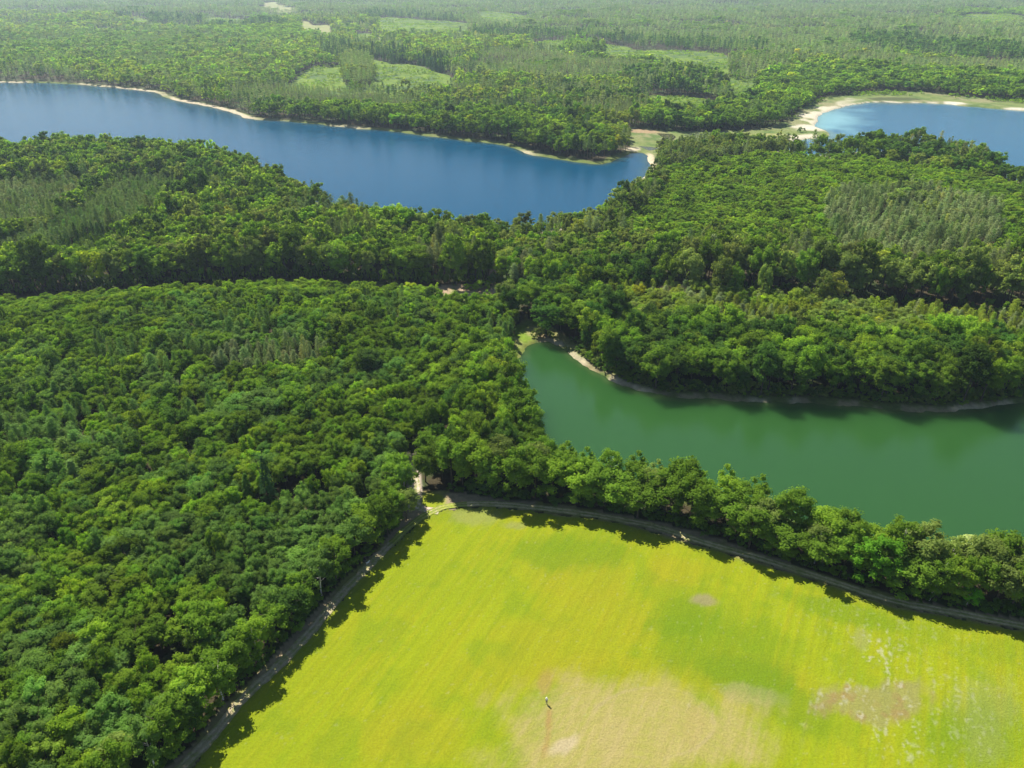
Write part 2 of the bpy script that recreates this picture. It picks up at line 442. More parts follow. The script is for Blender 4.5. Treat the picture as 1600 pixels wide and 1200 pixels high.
# ------------------------------------------------------------------ meadow sheet, painted by what grows on it
st = .33
mx0, mx1, my0, my1 = -75, 150, 48, 166
xs, ys = np.arange(mx0, mx1, st), np.arange(my0, my1, st)
MX, MY = np.meshgrid(xs, ys, indexing='ij'); MX = MX.ravel(); MY = MY.ravel()
md = sdist(MEADOW, MX, MY) + (fbm(MX / 1.6, MY / 1.6, 51, 3) - .5) * 2.2
keep = md < 0
ix = np.arange(len(xs) * len(ys)).reshape(len(xs), len(ys))
mq = np.stack([ix[:-1, :-1], ix[1:, :-1], ix[1:, 1:], ix[:-1, 1:]], -1).reshape(-1, 4)
mq = mq[keep[mq].all(1)]
use = np.unique(mq); remap = np.full(len(MX), -1); remap[use] = np.arange(len(use))
X, Y = MX[use], MY[use]
x, y = project(X, Y, 0 * X)
# mowing direction: along the left edge of the meadow
d0 = np.array(G(640, 812)) - np.array(G(350, 1110)); d0 /= np.hypot(*d0)
d1 = np.array(G(1400, 1000)) - np.array(G(1380, 1180)); d1 /= np.hypot(*d1)
wr = sstep(20, 55, X)[:, None]
dd = d0 * (1 - wr) + d1 * wr; dd /= np.hypot(dd[:, 0], dd[:, 1])[:, None]
U = X * d0[0] + Y * d0[1]; Wd = -X * d0[1] + Y * d0[0]
U2 = X * d1[0] + Y * d1[1]; W2 = -X * d1[1] + Y * d1[0]
streak = fbm(U / 30, Wd / 1.1, 61, 4) * (1 - wr[:, 0]) + fbm(U2 / 30, W2 / 1.1, 62, 4) * wr[:, 0]
fine = fbm(U2 / 5, W2 / .55, 63, 3)
big = fbm(X / 22, Y / 22, 64, 3)
mid = fbm(X / 6, Y / 6, 65, 4)
c = np.tile(np.array([.43, .55, .012]), (len(X), 1))
c = mixc(c, (.49, .535, .015), sstep(.3, .7, streak) * .6)
c = mixc(c, (.34, .48, .012), sstep(.5, .75, fbm(U / 14, Wd / .8, 66, 3)) * .45)
ln_ = fbm(U / 26, Wd / .62, 67, 2) * (1 - wr[:, 0]) + fbm(U2 / 26, W2 / .62, 68, 2) * wr[:, 0]
c = c * (1 + (ln_ - .5) * .2)[:, None]
c = mixc(c, (.35, .50, .012), sstep(.45, .75, big) * .35)
c = mixc(c, (.24, .42, .015), sstep(.5, .72, mid) * .35)
def blob(px, py, ax, ay, rot=0, soft=.5, wob=.9):
    u, v = x - px, y - py
    cr, sr = math.cos(R(rot)), math.sin(R(rot))
    u, v = u * cr + v * sr, -u * sr + v * cr
    q = np.hypot(u / ax, v / ay) + (mid - .5) * wob + (streak - .5) * wob * .6
    return 1 - sstep(1 - soft, 1 + soft * .4, q)
for a in [(880, 1010, 190, 70, -20), (1180, 1075, 130, 50, 20), (1010, 1060, 200, 40, 0), (640, 1150, 90, 60, 0), (900, 900, 90, 40, 0), (1050, 900, 60, 30, 0)]:
    c = mixc(c, (.58, .45, .03), blob(*a) * .2)                             # reddish seeding grass
for a in [(890, 862, 110, 30, 0), (1120, 1010, 110, 70, 10), (1160, 1062, 85, 34, 15), (1240, 1110, 90, 34, 22), (1070, 960, 60, 40, 0), (1330, 960, 110, 20, 15), (1520, 1150, 100, 60, 0)]:
    c = mixc(c, (.22, .40, .012), blob(*a) * .6)                             # lusher grass
for a in [(740, 806, 48, 17, 0), (805, 822, 22, 7, 0), (1345, 1000, 14, 22, 0), (1170, 1085, 60, 14, 10)]:
    c = mixc(c, (.42, .46, .16), blob(*a) * .5)
# dry ground
dry = np.maximum(blob(990, 1135, 225, 78, 4, .4, .7), blob(930, 1180, 170, 60, 0, .5, .7))
arc = .5 + .5 * np.sin(np.hypot(X - 18, Y - 62) * 4.2 + mid * 2)
c = mixc(c, (.60, .54, .17), dry * (.55 + .4 * streak))
c = mixc(c, (.66, .57, .22), dry * sstep(.45, .75, fine) * .5)
c = mixc(c, (.62, .54, .18), dry * arc * sstep(.45, .6, big) * .35)
ring = np.abs(np.hypot((x - 1020) / 95, (y - 1130) / 55) - 1)
c = mixc(c, (.68, .56, .30), (1 - sstep(.02, .06, ring)) * dry * .35 * sstep(.35, .6, mid))
c = mixc(c, (.56, .33, .11), blob(857, 1128, 9, 44, 6, .6, 2.2) * .6)
c = mixc(c, (.54, .34, .12), blob(852, 1070, 14, 26, 0) * .4)
c = mixc(c, (.80, .68, .42), blob(878, 1166, 22, 12, -30, .7, 1.8) * .65)
c = mixc(c, (.66, .54, .24), blob(960, 1160, 20, 50, 10) * .3)
c = mixc(c, (.58, .46, .16), blob(1085, 1130, 18, 46, 10) * .25)
# the pale seeding patch on the right and its white flowers
pat = blob(1372, 1098, 88, 36, -2, .35, 1.0)
c = mixc(c, (.44, .42, .15), pat * .7)
c = mixc(c, (.46, .29, .12), pat * sstep(.5, .7, fbm(X / 2.2, Y / 2.2, 71, 3)) * .5)
c = mixc(c, (.45, .40, .20), blob(1100, 937, 26, 13, 10, .4) * .75)
c = mixc(c, (.40, .44, .16), blob(1540, 1120, 60, 70, 0) * .3)
flo = np.maximum.reduce([pat, blob(1370, 1030, 70, 66, 0, .7), blob(1480, 1120, 130, 90, 0, .8) * .5, blob(1410, 1150, 60, 50, 0) * .8, blob(1400, 990, 180, 40, 12, .9) * .4])
spk = vnoise(X / .55, Y / .55, 81) * .6 + vnoise(U2 / 3.5, W2 / .6, 82) * .4
c = mixc(c, (.74, .76, .50), flo * sstep(.6, .85, spk) * .6)
c = mixc(c, (.68, .72, .40), sstep(.9, .97, vnoise(X / .5, Y / .5, 83)) * .22)
# along the track: sparse grass and bare soil
fr = -sdist(MEADOW, X, Y)
c = mixc(c, (.30, .38, .05), (1 - sstep(.5, 4, fr + mid * 2)) * .6)
c = mixc(c, (.50, .42, .22), (1 - sstep(.3, 1.6, fr + mid * 2 - .6)) * .7 * (X > 10))
Zm = .03 + .12 * fbm(X / 1.3, Y / 1.3, 91, 3)
meadow = np_mesh('meadow', np.stack([X, Y, Zm], 1), remap[mq], mats=[vertex_colour_mat('meadow_grass', 2.6, .16, bump=.6)], smooth=True)
set_tone(meadow, c * np.array([.448, .424, .45]))
link('meadow', meadow, kind='structure')

# ------------------------------------------------------------------ tracks
def track(name, pts, half, z, pale, mid_col, seed):
    pl = resample(smooth_poly(pts, 2, False), .35)
    tg = np.gradient(pl, axis=0); tg /= np.hypot(tg[:, 0], tg[:, 1])[:, None]
    nm = np.stack([-tg[:, 1], tg[:, 0]], 1)
    s = np.arange(len(pl)) * .35
    wob = 1 + .5 * (fbm(s / 2.3, 0 * s, seed, 3) - .5)
    wob2 = 1 + .5 * (fbm(s / 1.9, 0 * s + 9, seed + 1, 3) - .5)
    M = 15
    v = np.linspace(-1, 1, M)
    off = np.where(v[None, :] < 0, v[None, :] * wob[:, None], v[None, :] * wob2[:, None]) * half
    XX = pl[:, 0:1] + nm[:, 0:1] * off; YY = pl[:, 1:2] + nm[:, 1:2] * off
    XX, YY = XX.ravel(), YY.ravel()
    vv = np.tile(v, (len(pl), 1)).ravel()
    nz = fbm(XX / .8, YY / .8, seed + 3, 3)
    rut = np.exp(-((np.abs(vv) - .48) / .2) ** 2) * sstep(.25, .6, fbm(XX / 3.2, YY / 3.2, seed + 5, 2) + .15)
    cc = np.tile(np.array(mid_col), (len(XX), 1))
    cc = mixc(cc, pale, rut * sstep(.2, .55, nz + .2))
    cc = mixc(cc, (.24, .28, .07), sstep(.45, .62, nz) * (1 - rut * .6) * .8)
    zz = z - .05 * rut + .02 * nz
    idx = np.arange(len(XX)).reshape(len(pl), M)
    q = np.stack([idx[:-1, :-1], idx[1:, :-1], idx[1:, 1:], idx[:-1, 1:]], -1).reshape(-1, 4)
    me = np_mesh(name, np.stack([XX, YY, zz], 1), q[:, ::-1], mats=[TRACKM], smooth=True)
    set_tone(me, cc * .85)
    link(name, me, kind='structure')
TRACKM = vertex_colour_mat('track_soil', 3.0, .3, bump=.5)
track('dirt_track', GL([(200, 1290), (262, 1222), (335, 1150), (375, 1095), (425, 1052), (480, 996), (528, 935), (573, 888), (600, 860), (615, 846)]), 1.1, .17, (.50, .41, .27), (.38, .32, .18), 5)
track('grass_track', GL([(612, 850), (632, 830), (655, 811), (678, 798), (700, 791), (730, 789)]), 1.0, .19, (.42, .40, .12), (.22, .28, .03), 9)
track('dirt_track', GL([(722, 789), (760, 787), (830, 793), (900, 801), (960, 811), (1030, 824), (1090, 846), (1150, 862), (1210, 880), (1290, 906), (1350, 926), (1410, 944), (1480, 955), (1540, 968), (1600, 979), (1720, 1003), (1950, 1060)]), 1.1, .18, (.66, .53, .34), (.38, .35, .14), 6)
track('forest_lane', GL([(686, 800), (655, 796), (648, 780), (650, 765), (647, 748), (641, 725), (634, 705)]), 1.2, .16, (.66, .55, .44), (.5, .4, .3), 7)
track('forest_ride', GL([(775, 462), (774, 440), (770, 425), (768, 405)]), 1.6, 1.2, (.46, .34, .30), (.38, .28, .22), 8)

# ------------------------------------------------------------------ tree meshes
def ico(sub=1):
    import bmesh
    bm = bmesh.new(); bmesh.ops.create_icosphere(bm, subdivisions=sub, radius=1)
    V = np.array([v.co[:] for v in bm.verts]); Fc = np.array([[v.index for v in f.verts] for f in bm.faces]); bm.free()
    return V, Fc
ICO1 = ico(1); ICO2 = ico(2)
def unit(v):
    return v / (np.linalg.norm(v, axis=1)[:, None] + 1e-9)
def leaf_quads(C, N, size, r, asp=.75):
    """small bent leaf sprays at C facing N"""
    n = len(C)
    A = unit(np.cross(N, r.normal(size=(n, 3))))
    B = np.cross(N, A)
    s = (size * r.uniform(.6, 1.35, n))[:, None]
    k = r.uniform(.55, 1.0, (n, 1)) * asp
    P0 = C - A * s * .5
    P1 = C - B * s * k * .5 - N * s * .12
    P2 = C + A * s * .5
    P3 = C + B * s * k * .5 - N * s * .12
    V = np.stack([P0, P1, P2, P3], 1).reshape(-1, 3)
    Q = np.arange(4 * n).reshape(-1, 4)
    return V, Q
def tube(path, rads, sides=6):
    V, Q = [], []
    for (p, r_) in zip(path, rads):
        for k in range(sides):
            a = 2 * math.pi * k / sides
            V.append((p[0] + r_ * math.cos(a), p[1] + r_ * math.sin(a), p[2]))
    for i in range(len(path) - 1):
        for k in range(sides):
            Q.append((i * sides + k, i * sides + (k + 1) % sides, (i + 1) * sides + (k + 1) % sides, (i + 1) * sides + k))
    return np.array(V, float), np.array(Q)
def wood(r, H, z0, rc, rt, limbs, lean=0.0):
    """tapered trunk with limbs that reach into the crown"""
    Vs, Qs, off = [], [], 0
    px, py = r.normal(0, .05 * H, 2)
    pa = [(0, 0, -.6), (.1 * px, .1 * py, .15 * H), (.4 * px + lean * .4, .4 * py, .5 * H), (px + lean, py, .92 * H)]
    V, Q = tube(pa, [rt * 1.25, rt, rt * .62, rt * .12]); Vs.append(V); Qs.append(Q); off += len(V)
    for i in range(limbs):
        z = r.uniform(z0, .75 * H); a = r.uniform(0, 2 * math.pi); L = rc * r.uniform(.5, .85)
        t = z / H
        bx, by = px * t + lean * t, py * t
        p = [(bx, by, z), (bx + math.cos(a) * L * .5, by + math.sin(a) * L * .5, z + L * .35), (bx + math.cos(a) * L, by + math.sin(a) * L, z + L * .75)]
        V, Q = tube(p, [rt * .42, rt * .28, rt * .06], 5); Vs.append(V); Qs.append(Q + off); off += len(V)
    return np.vstack(Vs), np.vstack(Qs)
def crown_broad(seed, H=12., R_=3.6, zb=.16, nc=34, per=42, size=.52, hull=True, loose=.5, shape=1.0):
    """crown of leaf sprays gathered into clumps over an uneven dome"""
    r = np.random.default_rng(seed)
    zc = H * (.5 + zb * .5); hz = H * (1 - zb) * .5
    d = unit(r.normal(size=(nc * 3, 3)))
    d = d[d[:, 2] > -.75][:nc]; nc = len(d)
    ph = r.uniform(0, 6.28, 3)
    a = np.arctan2(d[:, 1], d[:, 0])
    lob = 1 + .16 * np.sin(2 * a + ph[0]) + .13 * np.sin(3 * a + ph[1] + 2 * d[:, 2])
    rr = r.uniform(.58, .84, nc) * lob
    rr[: nc // 6] *= .6
    rr = np.where(d[:, 2] > .8, np.minimum(rr, .70), rr)
    flat = np.sqrt(np.clip(1 - (np.clip(d[:, 2], -1, 1)) ** 2, 0, 1)) ** (.85 * shape)
    dd = np.stack([d[:, 0], d[:, 1]], 1) / (np.hypot(d[:, 0], d[:, 1])[:, None] + 1e-6) * flat[:, None]
    cc = np.stack([dd[:, 0] * rr * R_, dd[:, 1] * rr * R_, zc + d[:, 2] * rr * hz * 1.0], 1)
    cr = R_ * r.uniform(.22, .38, nc) * np.where(np.abs(d[:, 2]) > .7, 1.15, 1)
    k = np.repeat(np.arange(nc), per)
    n = unit(r.normal(size=(len(k), 3)) + np.array([0, 0, .7]) + unit(cc - np.array([0, 0, zc - hz * .3]))[k] * .6)
    C = cc[k] + n * cr[k][:, None] * r.uniform(.72, 1.12, (len(k), 1)) * np.array([1, 1, .8])
    N = unit(n + np.array([0, 0, .5]) + r.normal(size=n.shape) * loose)
    V, Q = leaf_quads(C, N, np.full(len(C), size), r)
    if hull:
        hv, hf = ICO1
        Vs, Ts, off = [V], [], len(V)
        for i in range(nc):
            h = hv * cr[i] * .62 * (1 + r.normal(0, .1, (len(hv), 1))) * np.array([1, 1, .8]) + cc[i]
            Vs.append(h); Ts.append(hf + off); off += len(h)
        return np.vstack(Vs), Q, np.vstack(Ts)
    return V, Q, np.zeros((0, 3), int)
def crown_pine(seed, H=14., R_=2.2, zb=.42, whorls=9, per=15, size=.5, tufts=7, cone=.75):
    """needle tufts on upswept whorls round the stem, thin towards the top"""
    r = np.random.default_rng(seed)
    Cs, Ns = [], []
    for i in range(whorls):
        t = (i + .3) / whorls
        z = H * (zb + (1 - zb) * t ** .8)
        rad_ = R_ * (1 - t) ** cone * r.uniform(.8, 1.1) + .12
        nb = max(3, int(tufts * (1 - t * .6)))
        a0 = r.uniform(0, 6.28)
        for b in range(nb):
            a = a0 + 6.283 * b / nb + r.normal(0, .25)
            L = rad_ * r.uniform(.65, 1.05)
            m = per
            tt = r.uniform(.25, 1, m)
            base = np.stack([np.cos(a) * L * tt, np.sin(a) * L * tt, z + tt * L * .22], 1)
            j = r.normal(0, .16 + .1 * R_ * .4, (m, 3))
            Cs.append(base + j); Ns.append(unit(j + np.array([np.cos(a) * .4, np.sin(a) * .4, .6]) + r.normal(size=(m, 3)) * .45))
    m = per
    Cs.append(np.stack([r.normal(0, .12, m), r.normal(0, .12, m), H * r.uniform(.9, 1.0, m)], 1)); Ns.append(unit(r.normal(size=(m, 3))))
    C, N = np.vstack(Cs), np.vstack(Ns)
    V, Q = leaf_quads(C, N, np.full(len(C), size), r, .5)
    return V, Q, np.zeros((0, 3), int)
def crown_spruce(seed, H=16., R_=2.8, rows=22, size=.55, per=20):
    r = np.random.default_rng(seed)
    Cs, Ns = [], []
    for i in range(rows):
        t = i / rows
        z = H * (.06 + .92 * t); rad_ = R_ * (1 - t) ** .8 + .15
        nb = max(5, int(13 * (1 - t * .5)))
        for b in range(nb):
            a = r.uniform(0, 6.283); L = rad_ * r.uniform(.75, 1.1); m = per
            tt = r.uniform(.15, 1, m) ** .7
            base = np.stack([np.cos(a) * L * tt, np.sin(a) * L * tt, z - tt * L * .28], 1)
            Cs.append(base + r.normal(0, .1, (m, 3))); Ns.append(unit(np.array([np.cos(a) * .5, np.sin(a) * .5, .8]) + r.normal(size=(m, 3)) * .35))
    C, N = np.vstack(Cs), np.vstack(Ns)
    V, Q = leaf_quads(C, N, np.full(len(C), size), r, .5)
    return V, Q, np.zeros((0, 3), int)

# kinds: crown builders at full detail (0), middle distance (1) and far (2)
def build_kind(kind, seed, lod):
    if kind == 'broadleaf_tree':
        H, R_ = 12., 3.6
        a = [dict(nc=52, per=38, size=.46), dict(nc=32, per=20, size=.78), dict(nc=15, per=11, size=1.35)][lod]
        cr = crown_broad(seed, H, R_, zb=[.12, .15, .2, .1, .18][seed % 5], shape=[1, .8, 1.2, 1, .7][seed % 5], **a)
        wd = wood(np.random.default_rng(seed + 90), H, H * .25, R_, .17, [6, 3, 0][lod])
    elif kind == 'pine_tree':
        H, R_ = 14., 2.3
        a = [dict(whorls=10, tufts=9, per=20, size=.45), dict(whorls=8, tufts=7, per=10, size=.68), dict(whorls=5, tufts=5, per=5, size=1.15)][lod]
        cr = crown_pine(seed, H, R_, zb=.35 + .1 * (seed % 3), cone=[.55, .75, .9][seed % 3], **a)
        wd = wood(np.random.default_rng(seed + 90), H, H * .5, R_, .13, [4, 0, 0][lod])
    elif kind == 'spruce_tree':
        H, R_ = 16., 2.7
        a = [dict(rows=24, per=20, size=.5), dict(rows=14, per=8, size=.85), dict(rows=9, per=4, size=1.3)][lod]
        cr = crown_spruce(seed, H, R_, **a)
        wd = wood(np.random.default_rng(seed + 90), H, H * .5, R_, .16, 0)
    elif kind == 'birch_tree':
        H, R_ = 13., 3.0
        a = [dict(nc=34, per=52, size=.42), dict(nc=20, per=22, size=.7), dict(nc=12, per=11, size=1.2)][lod]
        cr = crown_broad(seed, H, R_, zb=.26, shape=.8, loose=.6, **a)
        wd = wood(np.random.default_rng(seed + 90), H, H * .3, R_, .15, [6, 3, 0][lod], lean=.8)
    else:   # bush
        H, R_ = 3., 1.9
        a = [dict(nc=14, per=34, size=.38), dict(nc=9, per=16, size=.6), dict(nc=6, per=9, size=.9)][lod]
        cr = crown_broad(seed, H, R_, zb=.0, **a)
        wd = wood(np.random.default_rng(seed + 90), H * .7, H * .1, R_, .06, [5, 0, 0][lod])
    return cr, wd
KIND_MATS = {'broadleaf_tree': (BROAD, BARK), 'pine_tree': (NEEDLE, PBARK), 'spruce_tree': (NEEDLE, PBARK), 'birch_tree': (BROAD, BBARK), 'bush': (BROAD, BARK)}
KIND_BASE = {'broadleaf_tree': (12., 3.6), 'pine_tree': (14., 2.3), 'spruce_tree': (16., 2.7), 'birch_tree': (13., 3.0), 'bush': (3., 1.9)}
NV = {'broadleaf_tree': 6, 'pine_tree': 5, 'spruce_tree': 3, 'birch_tree': 3, 'bush': 4}
FULL = {}       # (kind, variant) -> crown mesh, trunk mesh
for kind, n in NV.items():
    for v in range(n):
        (cv, cq, ct), (wv_, wq) = build_kind(kind, 10 * v + len(kind), 0)
        FULL[kind, v] = (np_mesh(kind + '_crown', cv, cq, ct if len(ct) else None, mats=[KIND_MATS[kind][0]]),
                         np_mesh(kind + '_trunk', wv_, wq, mats=[KIND_MATS[kind][1]], smooth=True))
def proto_collection(kind):
    """meshes the wood masses scatter: never linked to the scene themselves"""
    col = bpy.data.collections.new(kind + '_sources')
    k = 0
    for lod in range(3):
        for v in range(NV[kind]):
            (cv, cq, ct), (wv_, wq) = build_kind(kind, 10 * v + len(kind), lod)
            V = np.vstack([cv, wv_]); off = len(cv)
            Q = np.vstack([cq, wq + off])
            mi = np.concatenate([np.zeros(len(cq)), np.ones(len(wq)), np.zeros(len(ct))])
            me = np_mesh('source', V, Q, ct if len(ct) else None, mats=KIND_MATS[kind], mat_idx=mi)
            o = bpy.data.objects.new('a%03d_%s' % (k, kind), me); k += 1
            col.objects.link(o)
    return col

# ------------------------------------------------------------------ where trees stand
TREES = []      # dict arrays appended per zone
def add_trees(kind, X, Y, hs, ws, tint, tag=''):
    n = len(X)
    hs = np.broadcast_to(hs, n); ws = np.broadcast_to(ws, n)
    tint = np.broadcast_to(np.asarray(tint, float), (n, 3))
    for i in range(n):
        pass
    TREES.append(dict(kind=kind, X=np.asarray(X), Y=np.asarray(Y), h=hs, w=ws, tint=tint, tag=tag))
BRIGHT = np.array([.130, .205, .022]); MID = np.array([.088, .150, .018]); DEEP = np.array([.055, .108, .020]); BLUE = np.array([.088, .152, .036])
PINE = np.array([.108, .160, .055]); PGREY = np.array([.140, .178, .082]); YEL = np.array([.155, .205, .028]); OLIVE = np.array([.118, .160, .042]); NAVY = np.array([.035, .075, .026])
def jitter_grid(x0, x1, y0, y1, s, seed):
    r = np.random.default_rng(seed)
    gx = np.arange(x0, x1, s); gy = np.arange(y0, y1, s * .87)
    A, B = np.meshgrid(gx, gy, indexing='ij')
    A = A + (np.arange(len(gy)) % 2)[None, :] * s * .5
    A = A + r.uniform(-.34, .34, A.shape) * s; B = B + r.uniform(-.34, .34, B.shape) * s
    return A.ravel(), B.ravel()
def in_view(X, Y, z=10, m=170):
    x_, y_ = project(X, Y, z)
    return (Y > 20) & (x_ > -m) & (x_ < 1600 + m) & (y_ < 1200 + m * 1.4) & (y_ > -40)

# zone table: polygons over the tree tops (photo pixels, level) and what grows there
Z = []
def zone(name, poly, z, spacing, height, width, mix, tints, hv=.16):
    Z.append(dict(name=name, poly=None if poly is None else P(poly, z, 1), s=spacing, h=height, w=width, mix=mix, tints=tints, hv=hv))
B, PN, SP, BI = 'broadleaf_tree', 'pine_tree', 'spruce_tree', 'birch_tree'
zone('far', None, 0, 6.6, 13, 1.15, {PN: .5, B: .5}, {PN: [PINE, PGREY, NAVY], B: [BRIGHT, MID, YEL, OLIVE]}, .2)
zone('far_pine', [(-300, -30), (1900, -30), (1900, 72), (1600, 72), (1480, 70), (1320, 78), (1180, 86), (1060, 76), (960, 66), (860, 60), (700, 58), (640, 28), (520, 20), (300, 22), (-300, 14)], 12, 7.6, 13, 1.5, {PN: .93, B: .07}, {PN: [PINE, PINE, PGREY], B: [MID]})
zone('ne_green', [(1500, 8), (1900, 5), (1900, 32), (1600, 30), (1460, 22)], 12, 8, 12, 1.2, {B: .8, PN: .2}, {B: [BRIGHT, MID], PN: [PINE]})
zone('nw_left', [(-300, 46), (160, 40), (330, 38), (420, 60), (400, 92), (200, 98), (-300, 95)], 12, 6.6, 12, 1.15, {PN: .35, B: .65}, {PN: [PINE], B: [MID, BLUE, OLIVE]})
zone('nw_bright', [(300, 28), (400, 32), (520, 44), (520, 62), (420, 58), (320, 44)], 11, 7, 11, 1.1, {B: 1}, {B: [BRIGHT, MID]})
zone('strip_pine', [(360, 122), (460, 122), (600, 134), (660, 148), (640, 162), (520, 156), (400, 146), (350, 140)], 12, 4.4, 9, .8, {PN: 1}, {PN: [PINE, PINE, PGREY]}, .08)
zone('slope_bright', [(360, 70), (520, 78), (540, 100), (440, 118), (380, 122), (250, 118), (240, 90)], 12, 6, 12, 1.1, {B: .8, PN: .2}, {B: [BRIGHT, OLIVE, MID], PN: [PINE]})
zone('spruce_row', [(500, 58), (560, 68), (700, 82), (704, 104), (640, 102), (560, 92), (500, 84)], 12, 6, 16, 1.1, {PN: .5, SP: .35, B: .15}, {PN: [NAVY, PINE], SP: [NAVY, DEEP], B: [MID, OLIVE]})
zone('far_wall_a', [(740, 44), (860, 46), (1000, 58), (1100, 62), (1200, 66), (1190, 84), (1100, 82), (960, 70), (860, 62), (740, 60)], 9, 8, 17, 1.2, {PN: .8, B: .2}, {PN: [NAVY, PINE], B: [DEEP]})
zone('far_wall_b', [(560, 16), (680, 18), (730, 28), (726, 40), (650, 34), (560, 30)], 9, 9, 17, 1.3, {PN: .9, B: .1}, {PN: [NAVY, PINE], B: [DEEP]})
zone('far_wall_c', [(1330, 54), (1420, 56), (1540, 68), (1640, 76), (1640, 90), (1540, 86), (1420, 76), (1330, 70)], 9, 8, 16, 1.2, {PN: .5, B: .5}, {PN: [NAVY, PINE], B: [DEEP]})
zone('nw_wall', [(180, 18), (330, 22), (460, 34), (440, 44), (330, 38), (180, 30)], 9, 8, 16, 1.2, {PN: .8, B: .2}, {PN: [NAVY, PINE], B: [DEEP]})
zone('copse', [(532, 92), (560, 88), (585, 96), (586, 124), (560, 128), (535, 126)], 9, 5, 17, 1.1, {PN: .9, B: .1}, {PN: [PGREY, PINE], B: [OLIVE]})
zone('mid_pine', [(745, 72), (850, 76), (960, 86), (1090, 100), (1110, 112), (1000, 118), (880, 110), (740, 104)], 12, 4.6, 10, .85, {PN: .95, B: .05}, {PN: [PINE, PGREY], B: [MID]}, .08)
zone('mid_copse', [(880, 56), (920, 56), (946, 62), (944, 76), (880, 76)], 12, 7, 16, 1.2, {B: .5, PN: .5}, {B: [BRIGHT, MID], PN: [PINE]})
zone('ride_dark', [(970, 102), (1080, 100), (1130, 108), (1130, 132), (1000, 136)], 12, 6, 16, 1.2, {PN: .4, B: .6}, {PN: [NAVY, PGREY], B: [DEEP, MID]})
zone('rim_copse', [(1136, 84), (1190, 80), (1240, 86), (1230, 104), (1140, 112)], 12, 6, 14, 1.1, {PN: .8, B: .2}, {PN: [PGREY, PINE], B: [MID]})
zone('ne_pine', [(1330, 78), (1600, 82), (1900, 90), (1900, 108), (1600, 102), (1400, 98), (1300, 90)], 12, 5, 10, .9, {PN: 1}, {PN: [PINE, PGREY]}, .08)
zone('ne_wood', [(1180, 106), (1290, 96), (1450, 102), (1900, 112), (1900, 165), (1500, 150), (1340, 146), (1262, 156), (1200, 196), (1100, 196), (1020, 200), (1000, 170), (1080, 160), (1150, 150)], 11, 6, 12, 1.15, {B: .95, PN: .05}, {B: [DEEP, MID, MID, BRIGHT], PN: [PINE]})
zone('nc_grey', [(860, 136), (930, 130), (1010, 140), (1020, 165), (930, 185), (860, 176)], 12, 5.6, 14, 1.0, {PN: .5, B: .5}, {PN: [PGREY], B: [MID, OLIVE, DEEP]})
zone('peninsula', [(560, 158), (700, 170), (820, 168), (900, 186), (970, 215), (970, 262), (930, 262), (800, 232), (640, 212), (400, 188), (360, 160)], 10, 6, 14, 1.2, {B: .95, PN: .05}, {B: [MID, MID, BRIGHT, DEEP], PN: [PINE]})
# wood between the blue lake and the young wood, left
zone('west_wood', [(-400, 190), (0, 195), (300, 195), (420, 225), (560, 285), (640, 318), (780, 332), (800, 350), (785, 460), (640, 462), (400, 462), (0, 490), (-400, 510)], 10, 5.6, 15, 1.18, {B: .9, PN: .1}, {B: [BRIGHT, MID, MID, OLIVE, DEEP], PN: [OLIVE, PINE]}, .13)
zone('west_pine_a', [(-300, 282), (0, 272), (110, 262), (150, 268), (120, 300), (60, 338), (0, 350), (-300, 390)], 12, 3.7, 10.5, 1.02, {PN: 1}, {PN: [PINE, PGREY]}, .1)
zone('west_pine_b', [(170, 262), (262, 256), (290, 276), (250, 312), (215, 338), (165, 392), (90, 404), (-60, 405), (0, 362), (70, 345), (130, 305)], 12, 3.6, 10.5, 1.02, {PN: 1}, {PN: [PINE, PINE, BLUE]}, .1)
zone('west_spruce', [(110, 352), (180, 345), (210, 360), (150, 396), (60, 392)], 11, 3.8, 10, .8, {SP: .8, PN: .2}, {SP: [DEEP, MID], PN: [PINE]}, .12)
zone('west_front', [(-400, 400), (0, 398), (150, 392), (300, 372), (480, 372), (640, 378), (780, 366), (784, 470), (-400, 520)], 14, 5.6, 18, 1.3, {B: .95, PN: .05}, {B: [MID, MID, OLIVE, BRIGHT], PN: [PGREY]}, .08)
# wood between the blue, east and green lakes
zone('east_wood', [(780, 332), (920, 318), (1010, 262), (1010, 222), (1080, 210), (1250, 224), (1500, 245), (1900, 330), (1900, 640), (1300, 650), (900, 610), (790, 520)], 10, 4.7, 12, 1.0, {B: .55, PN: .3, BI: .15}, {B: [OLIVE, MID, OLIVE, BRIGHT, DEEP], PN: [PGREY, OLIVE], BI: [OLIVE]}, .15)
zone('east_young', [(1030, 250), (1250, 232), (1450, 246), (1700, 300), (1900, 330), (1900, 470), (1560, 440), (1300, 405), (1150, 400), (1000, 370), (960, 340), (1050, 290)], 8, 3.9, 7.5, .80, {B: .95, PN: .05}, {B: [BRIGHT, BRIGHT, MID], PN: [OLIVE]}, .12)
zone('east_shore', [(1100, 205), (1250, 210), (1420, 200), (1540, 222), (1660, 275), (1660, 300), (1560, 262), (1480, 244), (1400, 236), (1240, 226), (1120, 226)], 9, 6.0, 14, 1.2, {B: .7, PN: .15, BI: .15}, {B: [DEEP, MID], PN: [PGREY], BI: [OLIVE]}, .15)
zone('east_pine', [(1290, 286), (1420, 280), (1560, 300), (1580, 360), (1480, 384), (1380, 388), (1300, 366)], 11, 3.9, 11, 1.08, {PN: .95, B: .05}, {PN: [PGREY * 1.15, PGREY, PINE], B: [OLIVE]}, .12)
zone('east_bank', [(1010, 375), (1140, 375), (1280, 385), (1420, 395), (1600, 402), (1900, 420), (1900, 500), (1600, 476), (1400, 466), (1200, 446), (1040, 432)], 13, 5.8, 18.5, 1.25, {B: .75, PN: .25}, {B: [OLIVE, MID, OLIVE], PN: [PGREY]}, .1)
